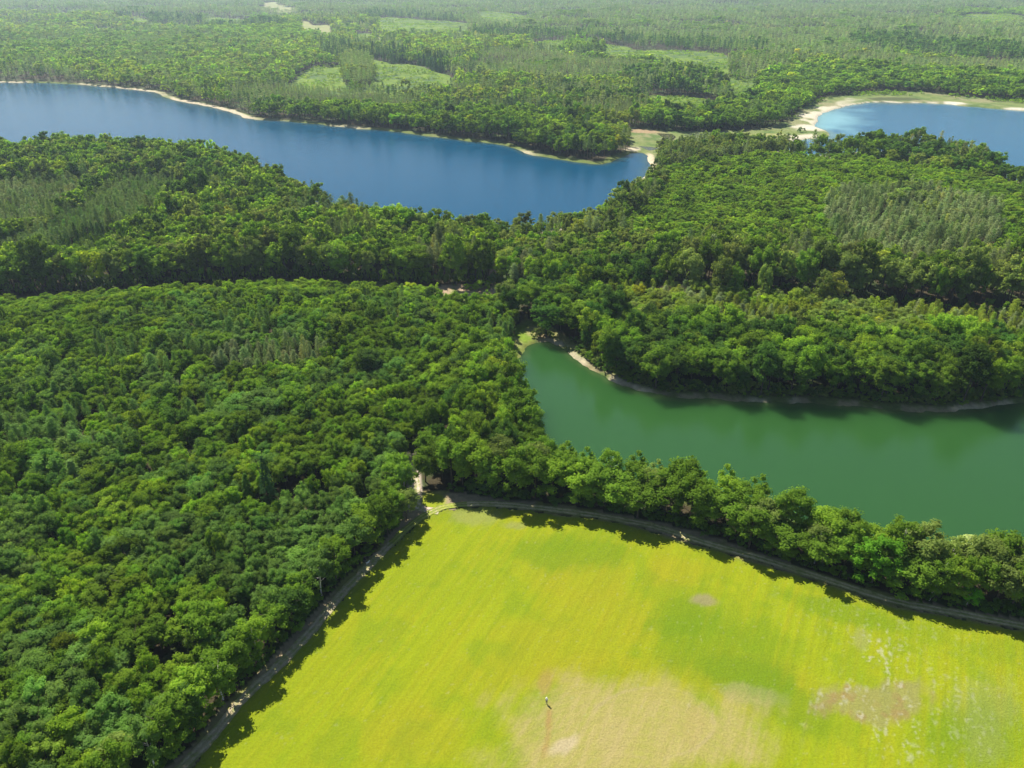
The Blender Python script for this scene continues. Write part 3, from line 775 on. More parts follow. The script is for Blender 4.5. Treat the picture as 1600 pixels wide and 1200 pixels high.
zone('east_plantation', [(900, 440), (1040, 436), (1200, 448), (1400, 468), (1600, 478), (1900, 495), (1900, 530), (1600, 522), (1350, 510), (1100, 505), (960, 500)], 8, 3.7, 8.2, .85, {PN: .5, B: .35, BI: .15}, {PN: [YEL, PGREY * 1.15, YEL], B: [YEL, OLIVE * 1.2, BRIGHT], BI: [OLIVE * 1.2]}, .08)
zone('green_north_shore', [(800, 420), (900, 425), (960, 480), (1100, 510), (1350, 516), (1600, 526), (1900, 535), (1900, 640), (1500, 648), (1200, 632), (1000, 618), (880, 565), (800, 540)], 10, 5.6, 14.5, 1.25, {B: 1}, {B: [MID, DEEP, DEEP, MID, BRIGHT]}, .12)
# young wood in front, left of the green lake and the meadow
zone('front_wood', [(-500, 500), (0, 465), (400, 438), (640, 432), (790, 455), (830, 520), (840, 600), (885, 690), (900, 720), (700, 800), (640, 790), (380, 1070), (250, 1400), (-600, 1500)], 8, 3.8, 9.0, .74, {B: .93, PN: .07}, {B: [MID, MID, BRIGHT, BLUE], PN: [BLUE]}, .10)
zone('front_edge', [(-500, 500), (0, 460), (200, 448), (400, 436), (640, 430), (785, 448), (790, 462), (640, 458), (400, 462), (200, 474), (0, 492), (-500, 530)], 6, 3.7, 6.0, .74, {B: 1}, {B: [BRIGHT, MID, BRIGHT]}, .12)
zone('front_pines', [(330, 532), (420, 528), (530, 536), (500, 556), (420, 566), (330, 566)], 9, 3.3, 10, .8, {PN: 1}, {PN: [PGREY, PGREY, PINE]}, .06)
zone('front_soft_a', [(20, 600), (90, 560), (150, 590), (130, 660), (60, 690), (-40, 660)], 9, 3.6, 10, 1.0, {PN: .45, B: .45, SP: .1}, {PN: [BLUE], B: [BLUE, MID], SP: [BLUE]}, .14)
zone('front_soft_b', [(-60, 680), (80, 660), (200, 690), (190, 735), (60, 740), (-60, 730)], 9, 3.8, 10, 1.1, {PN: .45, B: .45, SP: .1}, {PN: [BLUE], B: [BLUE, MID], SP: [BLUE]}, .14)
zone('front_soft_c', [(260, 500), (420, 480), (560, 500), (520, 522), (330, 525), (260, 620), (300, 630), (400, 600), (480, 620), (440, 660), (300, 650), (210, 600)], 9, 3.9, 10, 1.1, {PN: .45, B: .55}, {PN: [BLUE], B: [MID, BLUE]}, .12)
zone('front_blue', [(-300, 800), (200, 760), (480, 720), (600, 760), (500, 900), (330, 1060), (200, 1300), (-500, 1500)], 8, 3.7, 8.6, .74, {B: 1}, {B: [BLUE, BLUE * 1.1, BLUE, MID, BRIGHT]}, .10)
zone('lane_trees', [(640, 640), (760, 540), (830, 560), (850, 640), (880, 690), (860, 740), (760, 760), (660, 770)], 10, 5.0, 11.5, 1.02, {B: .92, PN: .08}, {B: [MID, BRIGHT, MID, DEEP], PN: [BLUE]}, .15)

# rows of trees set one by one along the edges of the woods
SHORE_G = dist_line
EDGE = {}
r = np.random.default_rng(101)
def edge_row(key, line, step, inset, hh, ww, tints, kinds=('broadleaf_tree',), jit=.7, x_rng=None):
    pl = resample(smooth_poly(line, 1, False), step)
    tg = np.gradient(pl, axis=0); tg /= np.hypot(tg[:, 0], tg[:, 1])[:, None]
    nm = np.stack([-tg[:, 1], tg[:, 0]], 1)
    p = pl + nm * inset + r.normal(0, jit, pl.shape)
    EDGE[key] = p
    for i, q in enumerate(p):
        k = kinds[int(r.integers(len(kinds)))]
        t = tints[int(r.integers(len(tints)))] * r.uniform(.85, 1.15)
        qx_, qy_ = project(q[0], q[1], 0.0)
        low = .70 if key == 'meadow_right' and (1185 < qx_ < 1300 or 1385 < qx_ < 1450) else 1.0
        add_trees(k, [q[0]], [q[1]], low * hh * r.uniform(.85, 1.15), ww * r.uniform(.85, 1.15), t, tag=key)
BT = ('broadleaf_tree',)
edge_row('meadow_left', TREELINE_L, 4.6, 1.4, 11.5, 1.08, [MID, MID, BRIGHT, DEEP, BLUE], BT + BT + BT + BT + ('birch_tree',))
edge_row('meadow_right', TREELINE_R, 5.4, 1.8, 13.3, 1.34, [MID, MID * 1.1, MID, BRIGHT], BT)
edge_row('meadow_right_second', TREELINE_R[:-1], 5.6, 6.8, 14.0, 1.28, [MID, OLIVE, BRIGHT, MID], BT + BT + BT + ('birch_tree',))
gshore = LAKE_GREEN
fixed = [   # single trees one can point to in the photograph
    ('spruce_tree', (425, 800), 17.5, 1.0, NAVY, 'tall_spruce'), ('spruce_tree', (392, 792), 10.5, .8, DEEP, 'spruce_beside'),
    ('broadleaf_tree', (635, 813), 8.8, .95, OLIVE, 'corner_tree'), ('broadleaf_tree', (606, 836), 8.6, .8, BRIGHT, 'corner_second'),
    ('birch_tree', (1452, 938), 12.5, 1.0, MID, 'white_stem_pair'), ('birch_tree', (1170, 850), 12.5, 1.0, OLIVE, 'leaning_birch'), ('birch_tree', (1272, 880), 12.0, 1.05, OLIVE * .95, 'grey_crown'),
    ('birch_tree', (1500, 905), 12.6, 1.35, np.array([.23, .27, .13]), 'silver_crown'), ('birch_tree', (1510, 945), 5.5, .85, np.array([.12, .30, .015]), 'lime_bush'),
    ('broadleaf_tree', (1552, 950), 13.5, 1.3, OLIVE * .85, 'bronze_oak'), ('broadleaf_tree', (1360, 915), 13.5, 1.35, np.array([.085, .19, .018]), 'big_oak'),
    ('birch_tree', (197, 1215), 10.5, .95, OLIVE, 'pale_birch_left'), ('broadleaf_tree', (285, 690), 11, 1.1, DEEP, 'dark_round'),
    ('broadleaf_tree', (20, 660), 11.5, 1.2, DEEP, 'dark_round'), ('broadleaf_tree', (330, 1010), 11.5, 1.15, MID, 'tall_over_pit'),
    ('broadleaf_tree', (800, 500), 14, 1.15, DEEP, 'dark_by_cove'), ('spruce_tree', (797, 540), 9.5, .8, DEEP, 'cone_by_cove'),
    ('broadleaf_tree', (872, 494), 14, 1.4, DEEP, 'dark_by_cove'), ('broadleaf_tree', (835, 480), 14, 1.3, DEEP, 'dark_by_cove'), ('broadleaf_tree', (905, 520), 13, 1.3, MID, 'dark_by_cove'),
    ('broadleaf_tree', (775, 580), 12, 1.2, BRIGHT, 'cove_west'), ('broadleaf_tree', (745, 583), 12, 1.3, MID, 'cove_west'), ('broadleaf_tree', (700, 640), 12, 1.25, BRIGHT, 'cove_west')]
for k, px, h, w_, t, tg in fixed:
    q = G(*px)
    add_trees(k, [q[0]], [q[1]], h, w_ * 1.0, t, tag=tg)
EX = np.concatenate([t['X'] for t in TREES]); EY = np.concatenate([t['Y'] for t in TREES])
PIT = np.array(G(268, 1040))        # hollow in the canopy
PIT2 = np.array(G(480, 775))

def blocked(X, Y, b=2.6, clear=True):
    bad = sdist(LAKES[0], X, Y) < 2.3
    bad |= sdist(LAKES[1], X, Y) < 6.5
    bad |= sdist(LAKES[2], X, Y) < 6.5
    bad |= inside(MARSH, X, Y)
    if clear:
        wx_, wy_ = warp(X, Y)
        for g in CLEAR['green'] + CLEAR['tan']: bad |= inside(g, wx_, wy_)
    bad |= inside(COVE, X, Y) | inside(JUNCTION, X, Y)
    nr = Y < 420
    m = np.zeros(X.shape, bool)
    xx, yy = X[nr], Y[nr]
    q = inside(MEADOW, xx, yy) | inside(VERGE, xx, yy)
    q |= dist_line(TREELINE_L, xx, yy) < 2.5
    q |= dist_line(TREELINE_R, xx, yy) < 2.5
    q |= dist_line(GAP_W, xx, yy) < 5.6
    q |= dist_line(RIDE_N, xx, yy) < 2.6
    q |= dist_line(LANE, xx, yy) < 2.6
    q |= dist_line(GAP_E, xx, yy) < 6.5
    q |= np.hypot(xx - PIT[0], yy - PIT[1]) < 4.8
    sp_ = G(425, 800); q |= np.hypot(xx - sp_[0], yy - sp_[1] + 1.5) < 5.0
    q |= np.hypot((xx - PIT2[0]) / 1.6, yy - PIT2[1]) < 3.6
    for ex, ey in zip(EX, EY):
        q |= np.hypot(xx - ex, yy - ey) < b
    m[nr] = q
    return bad | m
for zi, zn in enumerate(Z):
    if zn['poly'] is None:
        x0, x1, y0, y1 = -3400, 3400, 330, 4600
    else:
        (x0, y0), (x1, y1) = zn['poly'].min(0), zn['poly'].max(0)
        x0, x1 = max(x0, -3400), min(x1, 3400); y0, y1 = max(y0, 30), min(y1, 5200)
    def cand(s, seed, ymin, ymax):
        if ymax <= ymin: return np.zeros(0), np.zeros(0)
        A, B_ = jitter_grid(x0, x1, ymin, ymax, s, seed)
        ok = in_view(A, B_)
        return A[ok], B_[ok]
    parts = []
    for (ya, yb, mul) in ((0, 900, 1), (900, 1700, 1.2), (1700, 5200, 1.7)):
        parts.append(cand(zn['s'] * mul, 500 + zi, max(y0, ya), min(y1, yb)) + (mul,))
    for X, Y, mul in parts:
        if not len(X): continue
        ok = np.ones(len(X), bool) if zn['poly'] is None else inside(zn['poly'], X, Y)
        X, Y = X[ok], Y[ok]
        for zz in Z[zi + 1:]:
            if len(X): 
                k_ = ~inside(zz['poly'], X, Y); X, Y = X[k_], Y[k_]
        if not len(X): continue
        k_ = ~blocked(X, Y, clear='copse' not in zn['name']) & (fbm(X / 7, Y / 7, 401, 2) < .80); X, Y = X[k_], Y[k_]
        if not len(X): continue
        rz = np.random.default_rng(900 + zi)
        patch = fbm(X / 45, Y / 45, 31 + zi, 3) + rz.normal(0, .06, len(X))
        patch = (patch.argsort().argsort() + .5) / len(X)
        cum = 0
        tn = fbm(X / 16, Y / 16, 131 + zi, 3) + rz.normal(0, .1, len(X))
        tr_ = (tn.argsort().argsort() + .5) / len(X)
        shore = lake_sd(X, Y) < 30
        for kind, share in zn['mix'].items():
            sel = (patch >= cum) & (patch < cum + share + 1e-9); cum += share
            if not sel.any(): continue
            tl = zn['tints'][kind]
            f = tr_[sel] * len(tl)
            i0 = np.clip(f.astype(int), 0, len(tl) - 1)
            tint = np.array(tl)[i0] * rz.uniform(.86, 1.14, (sel.sum(), 1)) * (1 + rz.normal(0, .04, (sel.sum(), 3)))
            kk = kind
            wm = zn['w'] * (1 + (mul - 1) * .8)
            hn = fbm(X[sel] / 30, Y[sel] / 30, 171, 2) - .5
            hh = zn['h'] * (1 + hn * .5) * (1 + rz.normal(0, zn['hv'], sel.sum())).clip(.6, 1.5)
            ww = wm * rz.uniform(.76, 1.26, sel.sum()) * (1 + (fbm(X[sel] / 12, Y[sel] / 12, 172, 2) - .5) * .8)
            odd = rz.uniform(0, 1, sel.sum())
            big_ = odd > .97
            hh = np.where(big_, hh * 1.28, hh); ww = np.where(big_, ww * 1.3, ww)
            tint = np.where((odd < .025)[:, None], tint * np.array([1.5, 1.3, .9]), np.where(((odd > .93) & (odd < .985))[:, None], tint * .68, tint))
            add_trees(kk, X[sel], Y[sel], hh, ww, tint, tag=zn['name'])
# bushes: skirts of the woods, clearings, marsh
def scatter_line(line, step, spread, hh, tints, tag, seed, avoid=None):
    rr_ = np.random.default_rng(seed)
    pl = resample(line, step); p = pl + rr_.normal(0, spread, pl.shape)
    ok = in_view(p[:, 0], p[:, 1]) & (lake_sd(p[:, 0], p[:, 1]) > 2.0) & ~inside(COVE, p[:, 0], p[:, 1]) & ~inside(JUNCTION, p[:, 0], p[:, 1])
    p = p[ok]
    t = np.array(tints)[rr_.integers(0, len(tints), len(p))] * rr_.uniform(.8, 1.2, (len(p), 1))
    add_trees('bush', p[:, 0], p[:, 1], hh * rr_.uniform(.6, 1.3, len(p)), rr_.uniform(.7, 1.2, len(p)), t, tag)
def offset(line, d):
    tg = np.gradient(line, axis=0); tg /= np.hypot(tg[:, 0], tg[:, 1])[:, None]
    return line + np.stack([-tg[:, 1], tg[:, 0]], 1) * d
scatter_line(offset(resample(TREELINE_L, 2), 1.2), 1.9, .5, 2.6, [MID, DEEP, MID, BRIGHT], 'skirt_left', 1)
scatter_line(offset(resample(TREELINE_R, 2), 1.0), 2.0, .5, 3.0, [DEEP, MID, DEEP], 'skirt_right', 2)
ci = np.roll(LAKE_GREEN, 0, axis=0)
OUTER = resample(np.vstack([LAKE_GREEN, LAKE_GREEN[:1]]), 1.5)
for off_, hh_, sp_, sd_ in ((3.4, 2.6, 2.0, 3), (5.2, 4.2, 2.4, 4)):
    for sg in (1, -1):
        o_ = offset(OUTER, off_ * sg)
        if np.median(sdist(LAKE_GREEN, o_[:, 0], o_[:, 1])) > 0: scatter_line(o_, sp_, .5, hh_, [MID, DEEP, MID, OLIVE], 'green_bank', sd_)
BW = offset(resample(GAP_W, 2), 6.5)
scatter_line(BW, 2.0, .8, 6.5, [DEEP, MID, MID], 'west_skirt', 5)
scatter_line(offset(resample(GAP_E, 2), 7.0), 2.8, .7, 4.5, [DEEP, MID], 'east_skirt', 6)
def scatter_poly(poly, dens, hh, tints, tag, seed):
    rr_ = np.random.default_rng(seed)
    X, Y = jitter_grid(poly[:, 0].min(), poly[:, 0].max(), poly[:, 1].min(), poly[:, 1].max(), dens, seed)
    ok = inside(poly, X, Y) & in_view(X, Y) & (lake_sd(X, Y) > 4) & (fbm(X / 20, Y / 20, seed, 3) > .47)
    X, Y = X[ok], Y[ok]
    t = np.array(tints)[rr_.integers(0, len(tints), len(X))]
    add_trees('bush', X, Y, hh * rr_.uniform(.5, 1.3, len(X)), rr_.uniform(.7, 1.5, len(X)), t, tag)
for i, g in enumerate(CLEAR['green']): scatter_poly(g, 7, 2.2, [BRIGHT, YEL, MID], 'clearing', 40 + i)
mo = P([(1215, 192, 0), (1240, 178, 0), (1262, 160, 0), (1300, 146, 0), (1350, 141, 0), (1500, 148, 0), (1900, 170, 0), (1900, 174, 0), (1500, 152, 0), (1340, 145, 0), (1300, 152, 0), (1262, 170, 0), (1235, 190, 0)])
scatter_poly(mo, 5, 3.0, [BRIGHT, MID], 'east_shore_bushes', 60)
q = G(1249, 206); add_trees('bush', [q[0], q[0] + 4], [q[1], q[1] + 2], [4.5, 3.2], [1.4, 1.1], DEEP, 'spit_bush')
q = G(748, 458); add_trees('bush', [q[0], q[0] + 3, q[0] - 4], [q[1], q[1] + 1, q[1] + 1], [4.8, 4, 2.6], [1.5, 1.3, 1.2], BRIGHT, 'ride_bush')

# ------------------------------------------------------------------ gather and split into single trees and masses
ALL = {}
for t in TREES:
    d = ALL.setdefault(t['kind'], dict(X=[], Y=[], h=[], w=[], tint=[], tag=[]))
    n = len(t['X'])
    d['X'].append(t['X']); d['Y'].append(t['Y']); d['h'].append(t['h']); d['w'].append(t['w']); d['tint'].append(t['tint']); d['tag'] += [t['tag']] * n
TOTAL = {}
LIMIT = {'broadleaf_tree': 300, 'pine_tree': 300, 'spruce_tree': 220, 'birch_tree': 150, 'bush': 150}
singles = []
for kind, d in ALL.items():
    for k in ('X', 'Y', 'h', 'w'): d[k] = np.concatenate(d[k]).astype(float)
    d['tint'] = (np.vstack(d['tint']) * (1.85 + .85 * sstep(350, 1500, np.hypot(d['X'], d['Y'])))[:, None] * np.array([1.05, 1.03, .92])).clip(.01, .62); d['tag'] = np.array(d['tag'])  # tints grow lighter with distance: bright far haze put into the leaf colour
    d['Z'] = ground_z(d['X'], d['Y']) - .05
    n = len(d['X'])
    rk = np.random.default_rng(len(kind))
    d['var'] = rk.integers(0, NV[kind], n); d['rot'] = rk.uniform(0, 6.283, n)
    bh, br = KIND_BASE[kind]
    d['sx'] = d['w']; d['sz'] = d['h'] / bh
    slant = np.sqrt(d['X'] ** 2 + d['Y'] ** 2 + (CAM_H - d['Z']) ** 2)
    sx_, sy_ = project(d['X'], d['Y'], d['Z'] + d['h'] * .6)
    vis = (sx_ > 4) & (sx_ < 1596) & (sy_ > 4) & (sy_ < 1190)
    size = np.sqrt(d['w'] * br * d['h']) / slant * vis
    order = np.argsort(-size)[:LIMIT[kind]]
    order = order[size[order] > 0]
    if kind == 'broadleaf_tree':   # every tree one can point to stays single
        must = np.array([i for i, tg in enumerate(d['tag']) if vis[i] and tg not in {z_['name'] for z_ in Z}])
        rest = np.array([i for i in np.argsort(-size) if i not in set(must.tolist())][:LIMIT[kind] - len(must)])
        order = np.concatenate([must, rest])
    single = np.zeros(n, bool); single[order] = True
    d['single'] = single; d['lod'] = np.where(slant < 340, 0, np.where(slant < 760, 1, 2)); d['px'] = sx_; d['py'] = sy_; d['slant'] = slant
    TOTAL[kind] = n
print('TREES', TOTAL)

# ------------------------------------------------------------------ masses of trees: one object per kind
def mass(name, kind, d, sel, label, cat):
    col = proto_collection(kind)
    n = int(sel.sum())
    me = bpy.data.meshes.new(name)
    me.vertices.add(n)
    me.vertices.foreach_set('co', np.stack([d['X'][sel], d['Y'][sel], d['Z'][sel]], 1).astype(np.float32).ravel())
    a = me.attributes.new('pick', 'INT', 'POINT'); a.data.foreach_set('value', (d['lod'][sel] * NV[kind] + d['var'][sel]).astype(np.int32))
    a = me.attributes.new('turn', 'FLOAT_VECTOR', 'POINT'); v = np.zeros((n, 3), np.float32); v[:, 2] = d['rot'][sel]; a.data.foreach_set('vector', v.ravel())
    a = me.attributes.new('grow', 'FLOAT_VECTOR', 'POINT'); a.data.foreach_set('vector', np.stack([d['sx'][sel], d['sx'][sel], d['sz'][sel]], 1).astype(np.float32).ravel())
    a = me.attributes.new('tint', 'FLOAT_VECTOR', 'POINT'); a.data.foreach_set('vector', d['tint'][sel].astype(np.float32).ravel())
    o = link(name, me, kind='stuff', label=label)
    ng = bpy.data.node_groups.new(name, 'GeometryNodeTree')
    ng.interface.new_socket('Geometry', in_out='INPUT', socket_type='NodeSocketGeometry')
    ng.interface.new_socket('Geometry', in_out='OUTPUT', socket_type='NodeSocketGeometry')
    N_, L_ = ng.nodes, ng.links
    gi, go = N_.new('NodeGroupInput'), N_.new('NodeGroupOutput')
    ci_ = N_.new('GeometryNodeCollectionInfo'); ci_.inputs['Collection'].default_value = col
    ci_.inputs['Separate Children'].default_value = True; ci_.inputs['Reset Children'].default_value = True
    ip = N_.new('GeometryNodeInstanceOnPoints'); ip.inputs['Pick Instance'].default_value = True
    def attr(nm, ty):
        x_ = N_.new('GeometryNodeInputNamedAttribute'); x_.data_type = ty; x_.inputs['Name'].default_value = nm
        return x_.outputs['Attribute']
    L_.new(gi.outputs[0], ip.inputs['Points']); L_.new(ci_.outputs[0], ip.inputs['Instance'])
    L_.new(attr('pick', 'INT'), ip.inputs['Instance Index'])
    er = N_.new('FunctionNodeEulerToRotation'); L_.new(attr('turn', 'FLOAT_VECTOR'), er.inputs[0])
    L_.new(er.outputs[0], ip.inputs['Rotation']); L_.new(attr('grow', 'FLOAT_VECTOR'), ip.inputs['Scale'])
    L_.new(ip.outputs[0], go.inputs[0])
    md_ = o.modifiers.new('scatter', 'NODES'); md_.node_group = ng
    return o
for kind, nm, lb in (('broadleaf_tree', 'broadleaf_woods', 'dense broadleaf woods covering the land round the lakes'), ('pine_tree', 'pine_woods', 'grey green pine woods stretching to the far edge'),
                     ('spruce_tree', 'spruce_woods', 'dark spruces packed among the distant woods'), ('birch_tree', 'birch_woods', 'olive birches mixed into the distant woods'), ('bush', 'undergrowth', 'low bushes along banks and clearings')):
    d = ALL[kind]
    sel = ~d['single']
    if sel.any(): mass(nm, kind, d, sel, lb, None)

# ------------------------------------------------------------------ single trees
ORD = ['first', 'second', 'third', 'fourth', 'fifth', 'sixth', 'seventh', 'eighth', 'ninth', 'tenth', 'eleventh', 'twelfth', 'thirteenth', 'fourteenth', 'fifteenth', 'sixteenth', 'seventeenth', 'eighteenth', 'nineteenth', 'twentieth']
def ordinal(i):
    if i < 20: return ORD[i]
    tens = {2: 'twenty', 3: 'thirty', 4: 'forty', 5: 'fifty', 6: 'sixty', 7: 'seventy', 8: 'eighty', 9: 'ninety'}
    k = i + 1
    if k < 100:
        if k % 10 == 0: return {20: 'twentieth', 30: 'thirtieth', 40: 'fortieth', 50: 'fiftieth', 60: 'sixtieth', 70: 'seventieth', 80: 'eightieth', 90: 'ninetieth'}[k]
        return tens[k // 10] + '-' + ORD[k % 10 - 1]
    return '%dth' % k
def tone_word(t):
    g = t[1]; rr = t[0] / t[1]; bb = t[2] / t[1]
    if bb > .42: return 'grey-green'
    if bb > .27: return 'bluish green'
    if rr > .8: return 'yellowish'
    if rr > .72: return 'olive'
    if g > .165: return 'bright green'
    if g < .115: return 'dark green'
    return 'mid green'
NAMED = {'tall_spruce': 'tall dark narrow spruce towering alone over the wood left of the meadow', 'spruce_beside': 'small dark spruce just left of the tall lone spruce',
    'corner_tree': 'olive round tree at the meadow corner casting its shadow over the track', 'corner_second': 'slim bright tree below the olive corner tree on the track',
    'white_stem_pair': 'birch with bare white stem showing at the foot of the right tree belt', 'leaning_birch': 'birch with pale leaning stem midway along the right tree belt',
    'grey_crown': 'grey-olive birch crown hanging over the track in the right tree belt', 'silver_crown': 'pale silver-green crown standing against the green lake',
    'lime_bush': 'small lime green birch at the track foot beside the white stem', 'bronze_oak': 'wide bronze-olive crown at the right end of the tree belt',
    'big_oak': 'largest fresh green crown of the tree belt between meadow and green lake', 'pale_birch_left': 'pale olive birch near the bottom end of the left track',
    'tall_over_pit': 'tall green tree beside the dark hollow in the left wood', 'cone_by_cove': 'narrow conical tree beside the cove of the green lake',
    'spit_bush': 'dark bush on the sandy spit of the east lake', 'ride_bush': 'bright bush at the mouth of the ride between the woods'}
AREA = {'front_edge': 'upper edge of young wood', 'front_wood': 'young wood left of lake', 'front_blue': 'wood left of meadow', 'front_pines': 'grey strip in young wood', 'front_soft_a': 'upper left conifer patch',
    'front_soft_b': 'lower left conifer patch', 'front_soft_c': 'mixed patch of young wood', 'lane_trees': 'wood beside the lane',
    'east_plantation': 'yellowish plantation', 'green_north_shore': 'green lake far shore', 'west_front': 'tall front behind young wood', 'west_wood': 'hill below blue lake',
    'west_pine_a': 'left hill pine stand', 'west_pine_b': 'right hill pine stand', 'west_spruce': 'hill spruce patch', 'east_wood': 'wood between the lakes',
    'east_bank': 'tall bank above plantation', 'east_pine': 'grey eastern pine stand', 'east_young': 'bright eastern young wood', 'east_shore': 'belt along east lake',
    'spruce_row': 'dark row behind clearing', 'copse': 'copse in far clearing', 'west_skirt': 'foot of tall western front', 'east_skirt': 'foot of tall eastern bank', 'meadow_left': 'row beside left track', 'meadow_right': 'front row above right track',
    'meadow_right_second': 'second row above right track', 'skirt_left': 'foot of left tree row', 'skirt_right': 'foot of right tree row', 'green_bank': 'bank of green lake', 'cove_west': 'west side of green cove',
    'dark_by_cove': 'head of green cove', 'dark_round': 'dark pair of young wood', 'clearing': 'far clearings', 'east_shore_bushes': 'far shore of east lake'}
ROWS = {AREA[k] for k in ('meadow_left', 'meadow_right', 'meadow_right_second', 'skirt_left', 'skirt_right', 'green_bank', 'cove_west', 'dark_by_cove', 'dark_round')}
NOUN = {'broadleaf_tree': 'broadleaf tree', 'pine_tree': 'pine', 'spruce_tree': 'spruce', 'birch_tree': 'birch', 'bush': 'bush'}
GROUP = {'broadleaf_tree': 'broadleaf trees of the woods', 'pine_tree': 'pines in the woods', 'spruce_tree': 'spruces in the woods', 'birch_tree': 'birches in the woods', 'bush': 'bushes along the edges'}
used = {}
lab_n = 0
for kind, d in ALL.items():
    idx = np.nonzero(d['single'])[0]
    # rank inside an area: rows counted up from its near edge, places counted from the left
    labels = {}
    byarea = {}
    for i in idx:
        tg = d['tag'][i]
        if tg in NAMED: byarea.setdefault(('named', tg), []).append(i)
        else: byarea.setdefault(('area', AREA.get(tg, 'far woods')), []).append(i)
    for (how, tg), li in byarea.items():
        li = sorted(li, key=lambda i: d['px'][i])
        if how == 'named':
            for k, i in enumerate(li): labels[i] = NAMED[tg] if k == 0 else 'smaller ' + NAMED[tg] + ', ' + ordinal(k)
            continue
        if tg in ROWS:
            for k, i in enumerate(li): labels[i] = '%s %s, %s from the left in the %s' % (tone_word(d['tint'][i]), NOUN[kind], ordinal(k), tg)
            continue
        li = sorted(li, key=lambda i: -d['py'][i])
        n = len(li); per = max(4, int(math.sqrt(n) * 1.2)) if n > 8 else n
        rows = [li[a:a + per] for a in range(0, n, per)]
        for a, row in enumerate(rows):
            for b, i in enumerate(sorted(row, key=lambda i: d['px'][i])):
                if len(rows) == 1: labels[i] = '%s %s, %s from the left in the %s' % (tone_word(d['tint'][i]), NOUN[kind], ordinal(b), tg)
                else: labels[i] = '%s %s, %s from left in %s row up, %s' % (tone_word(d['tint'][i]), NOUN[kind], ordinal(b), ordinal(a), tg)
    small = {'pine_tree': 420, 'spruce_tree': 420, 'birch_tree': 420, 'bush': 300, 'broadleaf_tree': 1e9}[kind]
    for i in idx:
        crown, trunk = FULL[kind, int(d['var'][i])]
        e = bpy.data.objects.new(kind, None); COL.objects.link(e)
        e.empty_display_size = .5
        e.location = (d['X'][i], d['Y'][i], d['Z'][i]); e.rotation_euler = (0, 0, d['rot'][i]); e.scale = (d['sx'][i], d['sx'][i], d['sz'][i])
        lb = labels[i]
        k = used.get(lb, 0); used[lb] = k + 1
        e['label'] = lb; e['category'] = 'bush' if kind == 'bush' else 'tree'; e['group'] = GROUP[kind]
        for nm, me in (('crown', crown), ('trunk', trunk)):
            ch = bpy.data.objects.new(nm, me); COL.objects.link(ch); ch.parent = e
            ch['tint'] = [float(v) for v in d['tint'][i]]
print('LABELS repeated', sum(1 for v in used.values() if v > 1), 'of', len(used))
# ------------------------------------------------------------------ the two people and the dog
def add_person(px, rot, top, legs, hair_col, label, stride):
    q = G(*px)
    e = bpy.data.objects.new('person', None); COL.objects.link(e)
    e.location = (q[0], q[1], float(ground_z(np.array([q[0]]), np.array([q[1]]))[0]) + .12)
    e.rotation_euler = (0, 0, rot)
    e['label'] = label; e['category'] = 'person'
    s = stride
    V = [(0, 0, .93), (0, 0, 1.12), (0, 0, 1.36), (0, 0, 1.50), (0, .01, 1.60), (0, .02, 1.70),
         (-.17, 0, 1.40), (-.22, .02, 1.14), (-.20, .16, .92), (-.19, .22, .85), (.17, 0, 1.40), (.22, -.02, 1.14), (.20, .10, .90), (.19, .17, .84),
         (-.10, 0, .86), (-.11, s * .5, .48), (-.11, s, .09), (-.11, s + .17, .04), (.10, 0, .86), (.11, -s * .3, .48), (.11, -s, .09), (.11, -s + .17, .04)]
    E_ = [(0, 1), (1, 2), (2, 3), (3, 4), (4, 5), (2, 6), (6, 7), (7, 8), (8, 9), (2, 10), (10, 11), (11, 12), (12, 13), (0, 14), (14, 15), (15, 16), (16, 17), (0, 18), (18, 19), (19, 20), (20, 21)]
    rad_ = [(.15, .11), (.14, .10), (.16, .11), .055, .095, .085, .06, .045, .032, .03, .06, .045, .032, .03, .085, .06, .04, .035, .085, .06, .04, .035]
    make_skin('body', V, E_, rad_, SKINM, e)
    make_skin('shirt', [V[0], V[1], V[2], V[6], V[7], V[10], V[11]], [(0, 1), (1, 2), (2, 3), (3, 4), (2, 5), (5, 6)], [(.21, .16), (.19, .15), (.21, .16), .10, .08, .10, .08], top, e)
    make_skin('trousers', [V[0], V[14], V[15], V[16], V[18], V[19], V[20]], [(0, 1), (1, 2), (2, 3), (0, 4), (4, 5), (5, 6)], [(.17, .125), .105, .08, .062, .105, .08, .062], legs, e)
    make_skin('hair', [(0, -.015, 1.66), (0, 0, 1.73)], [(0, 1)], [(.10, .10), (.095, .095)], hair_col, e)
def make_skin(name, V, E_, rad_, mat, parent):
    import bmesh
    bm = bmesh.new()
    lay = bm.verts.layers.skin.verify()
    vs = [bm.verts.new(v) for v in V]
    for i, v in enumerate(vs):
        v[lay].radius = rad_[i] if isinstance(rad_[i], tuple) else (rad_[i], rad_[i])
        v[lay].use_root = (i == 0)
    for a, b in E_: bm.edges.new((vs[a], vs[b]))
    me = bpy.data.meshes.new(name); bm.to_mesh(me); bm.free()
    me.materials.append(mat)
    o = link(name, me, parent)
    o.modifiers.new('skin', 'SKIN').use_smooth_shade = True
    s = o.modifiers.new('smooth', 'SUBSURF'); s.levels = 2; s.render_levels = 2
    return o
SKINM = plain_mat('skin', (.5, .32, .23), .6, .05)
WHITE = plain_mat('white_cloth', (.80, .79, .76), .8, .04)
DARK = plain_mat('dark_cloth', (.22, .20, .17), .85, .1)
NAVYC = plain_mat('navy_cloth', (.012, .014, .03), .85, .1)
HAIR = plain_mat('brown_hair', (.06, .04, .025), .6, .2)
FUR = plain_mat('white_fur', (.72, .70, .66), .9, .08)
add_person((854, 1100), 2.6, WHITE, DARK, WHITE, 'person in a white top standing on the dry patch of the meadow', .02)
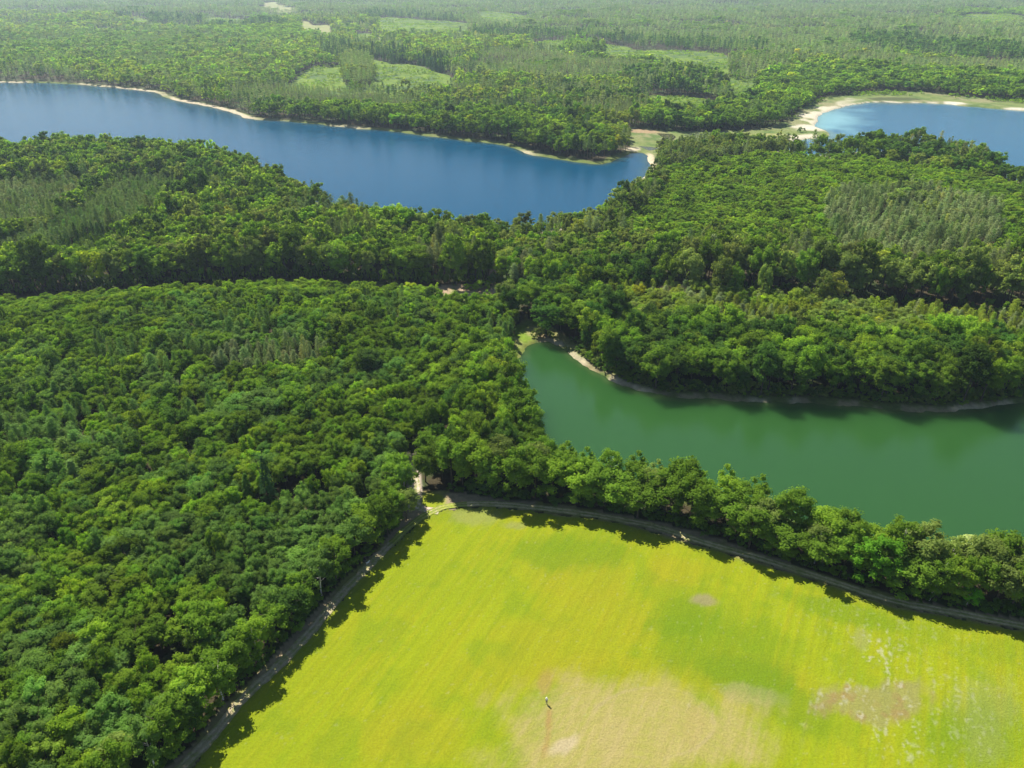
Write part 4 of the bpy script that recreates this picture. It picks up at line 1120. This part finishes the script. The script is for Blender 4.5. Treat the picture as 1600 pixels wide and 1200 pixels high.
add_person((571, 878), -.6, NAVYC, NAVYC, HAIR, 'person in dark clothes walking on the shaded track beside the left wood', .22)
q = G(575, 882)
e = bpy.data.objects.new('dog', None); COL.objects.link(e)
e.location = (q[0], q[1], .16); e.rotation_euler = (0, 0, -.8)
e['label'] = 'small white dog on the track beside the person in dark clothes'; e['category'] = 'dog'
make_skin('body', [(0, -.30, .50), (0, 0, .50), (0, .26, .53), (0, .40, .66), (0, .50, .72), (0, .62, .69),
    (-.09, .26, .40), (-.09, .28, .22), (-.09, .27, .03), (.09, .26, .40), (.09, .22, .22), (.09, .26, .03),
    (-.09, -.28, .42), (-.09, -.22, .28), (-.09, -.34, .17), (-.09, -.31, .03), (.09, -.28, .42), (.09, -.24, .28), (.09, -.36, .17), (.09, -.33, .03),
    (0, -.44, .60), (0, -.52, .74), (-.05, .47, .82), (.05, .47, .82)],
    [(0, 1), (1, 2), (2, 3), (3, 4), (4, 5), (2, 6), (6, 7), (7, 8), (2, 9), (9, 10), (10, 11), (0, 12), (12, 13), (13, 14), (14, 15), (0, 16), (16, 17), (17, 18), (18, 19), (0, 20), (20, 21), (4, 22), (4, 23)],
    [.11, .11, .14, .08, .085, .045, .05, .035, .03, .05, .035, .03, .07, .045, .03, .03, .07, .045, .03, .03, .03, .02, .02, .02], FUR, e)
# ------------------------------------------------------------------ haze
HZ = True
if HZ:
    V = np.array([(x_, y_, z_) for x_ in (-7500, 7500) for y_ in (-60, 7600) for z_ in (-40, 135)], float)
    Q = [(0, 1, 3, 2), (4, 6, 7, 5), (0, 4, 5, 1), (2, 3, 7, 6), (0, 2, 6, 4), (1, 5, 7, 3)]
    me = np_mesh('haze', V, Q)
    m, n, l = new_mat('haze_air')
    pv = n.new('ShaderNodeVolumePrincipled')
    pv.inputs['Color'].default_value = (.66, .82, 1.0, 1)
    pv.inputs['Density'].default_value = .00009
    pv.inputs['Anisotropy'].default_value = .35
    o = n.new('ShaderNodeOutputMaterial'); l.new(pv.outputs[0], o.inputs['Volume'])
    me.materials.append(m)
    link('haze', me, kind='stuff')
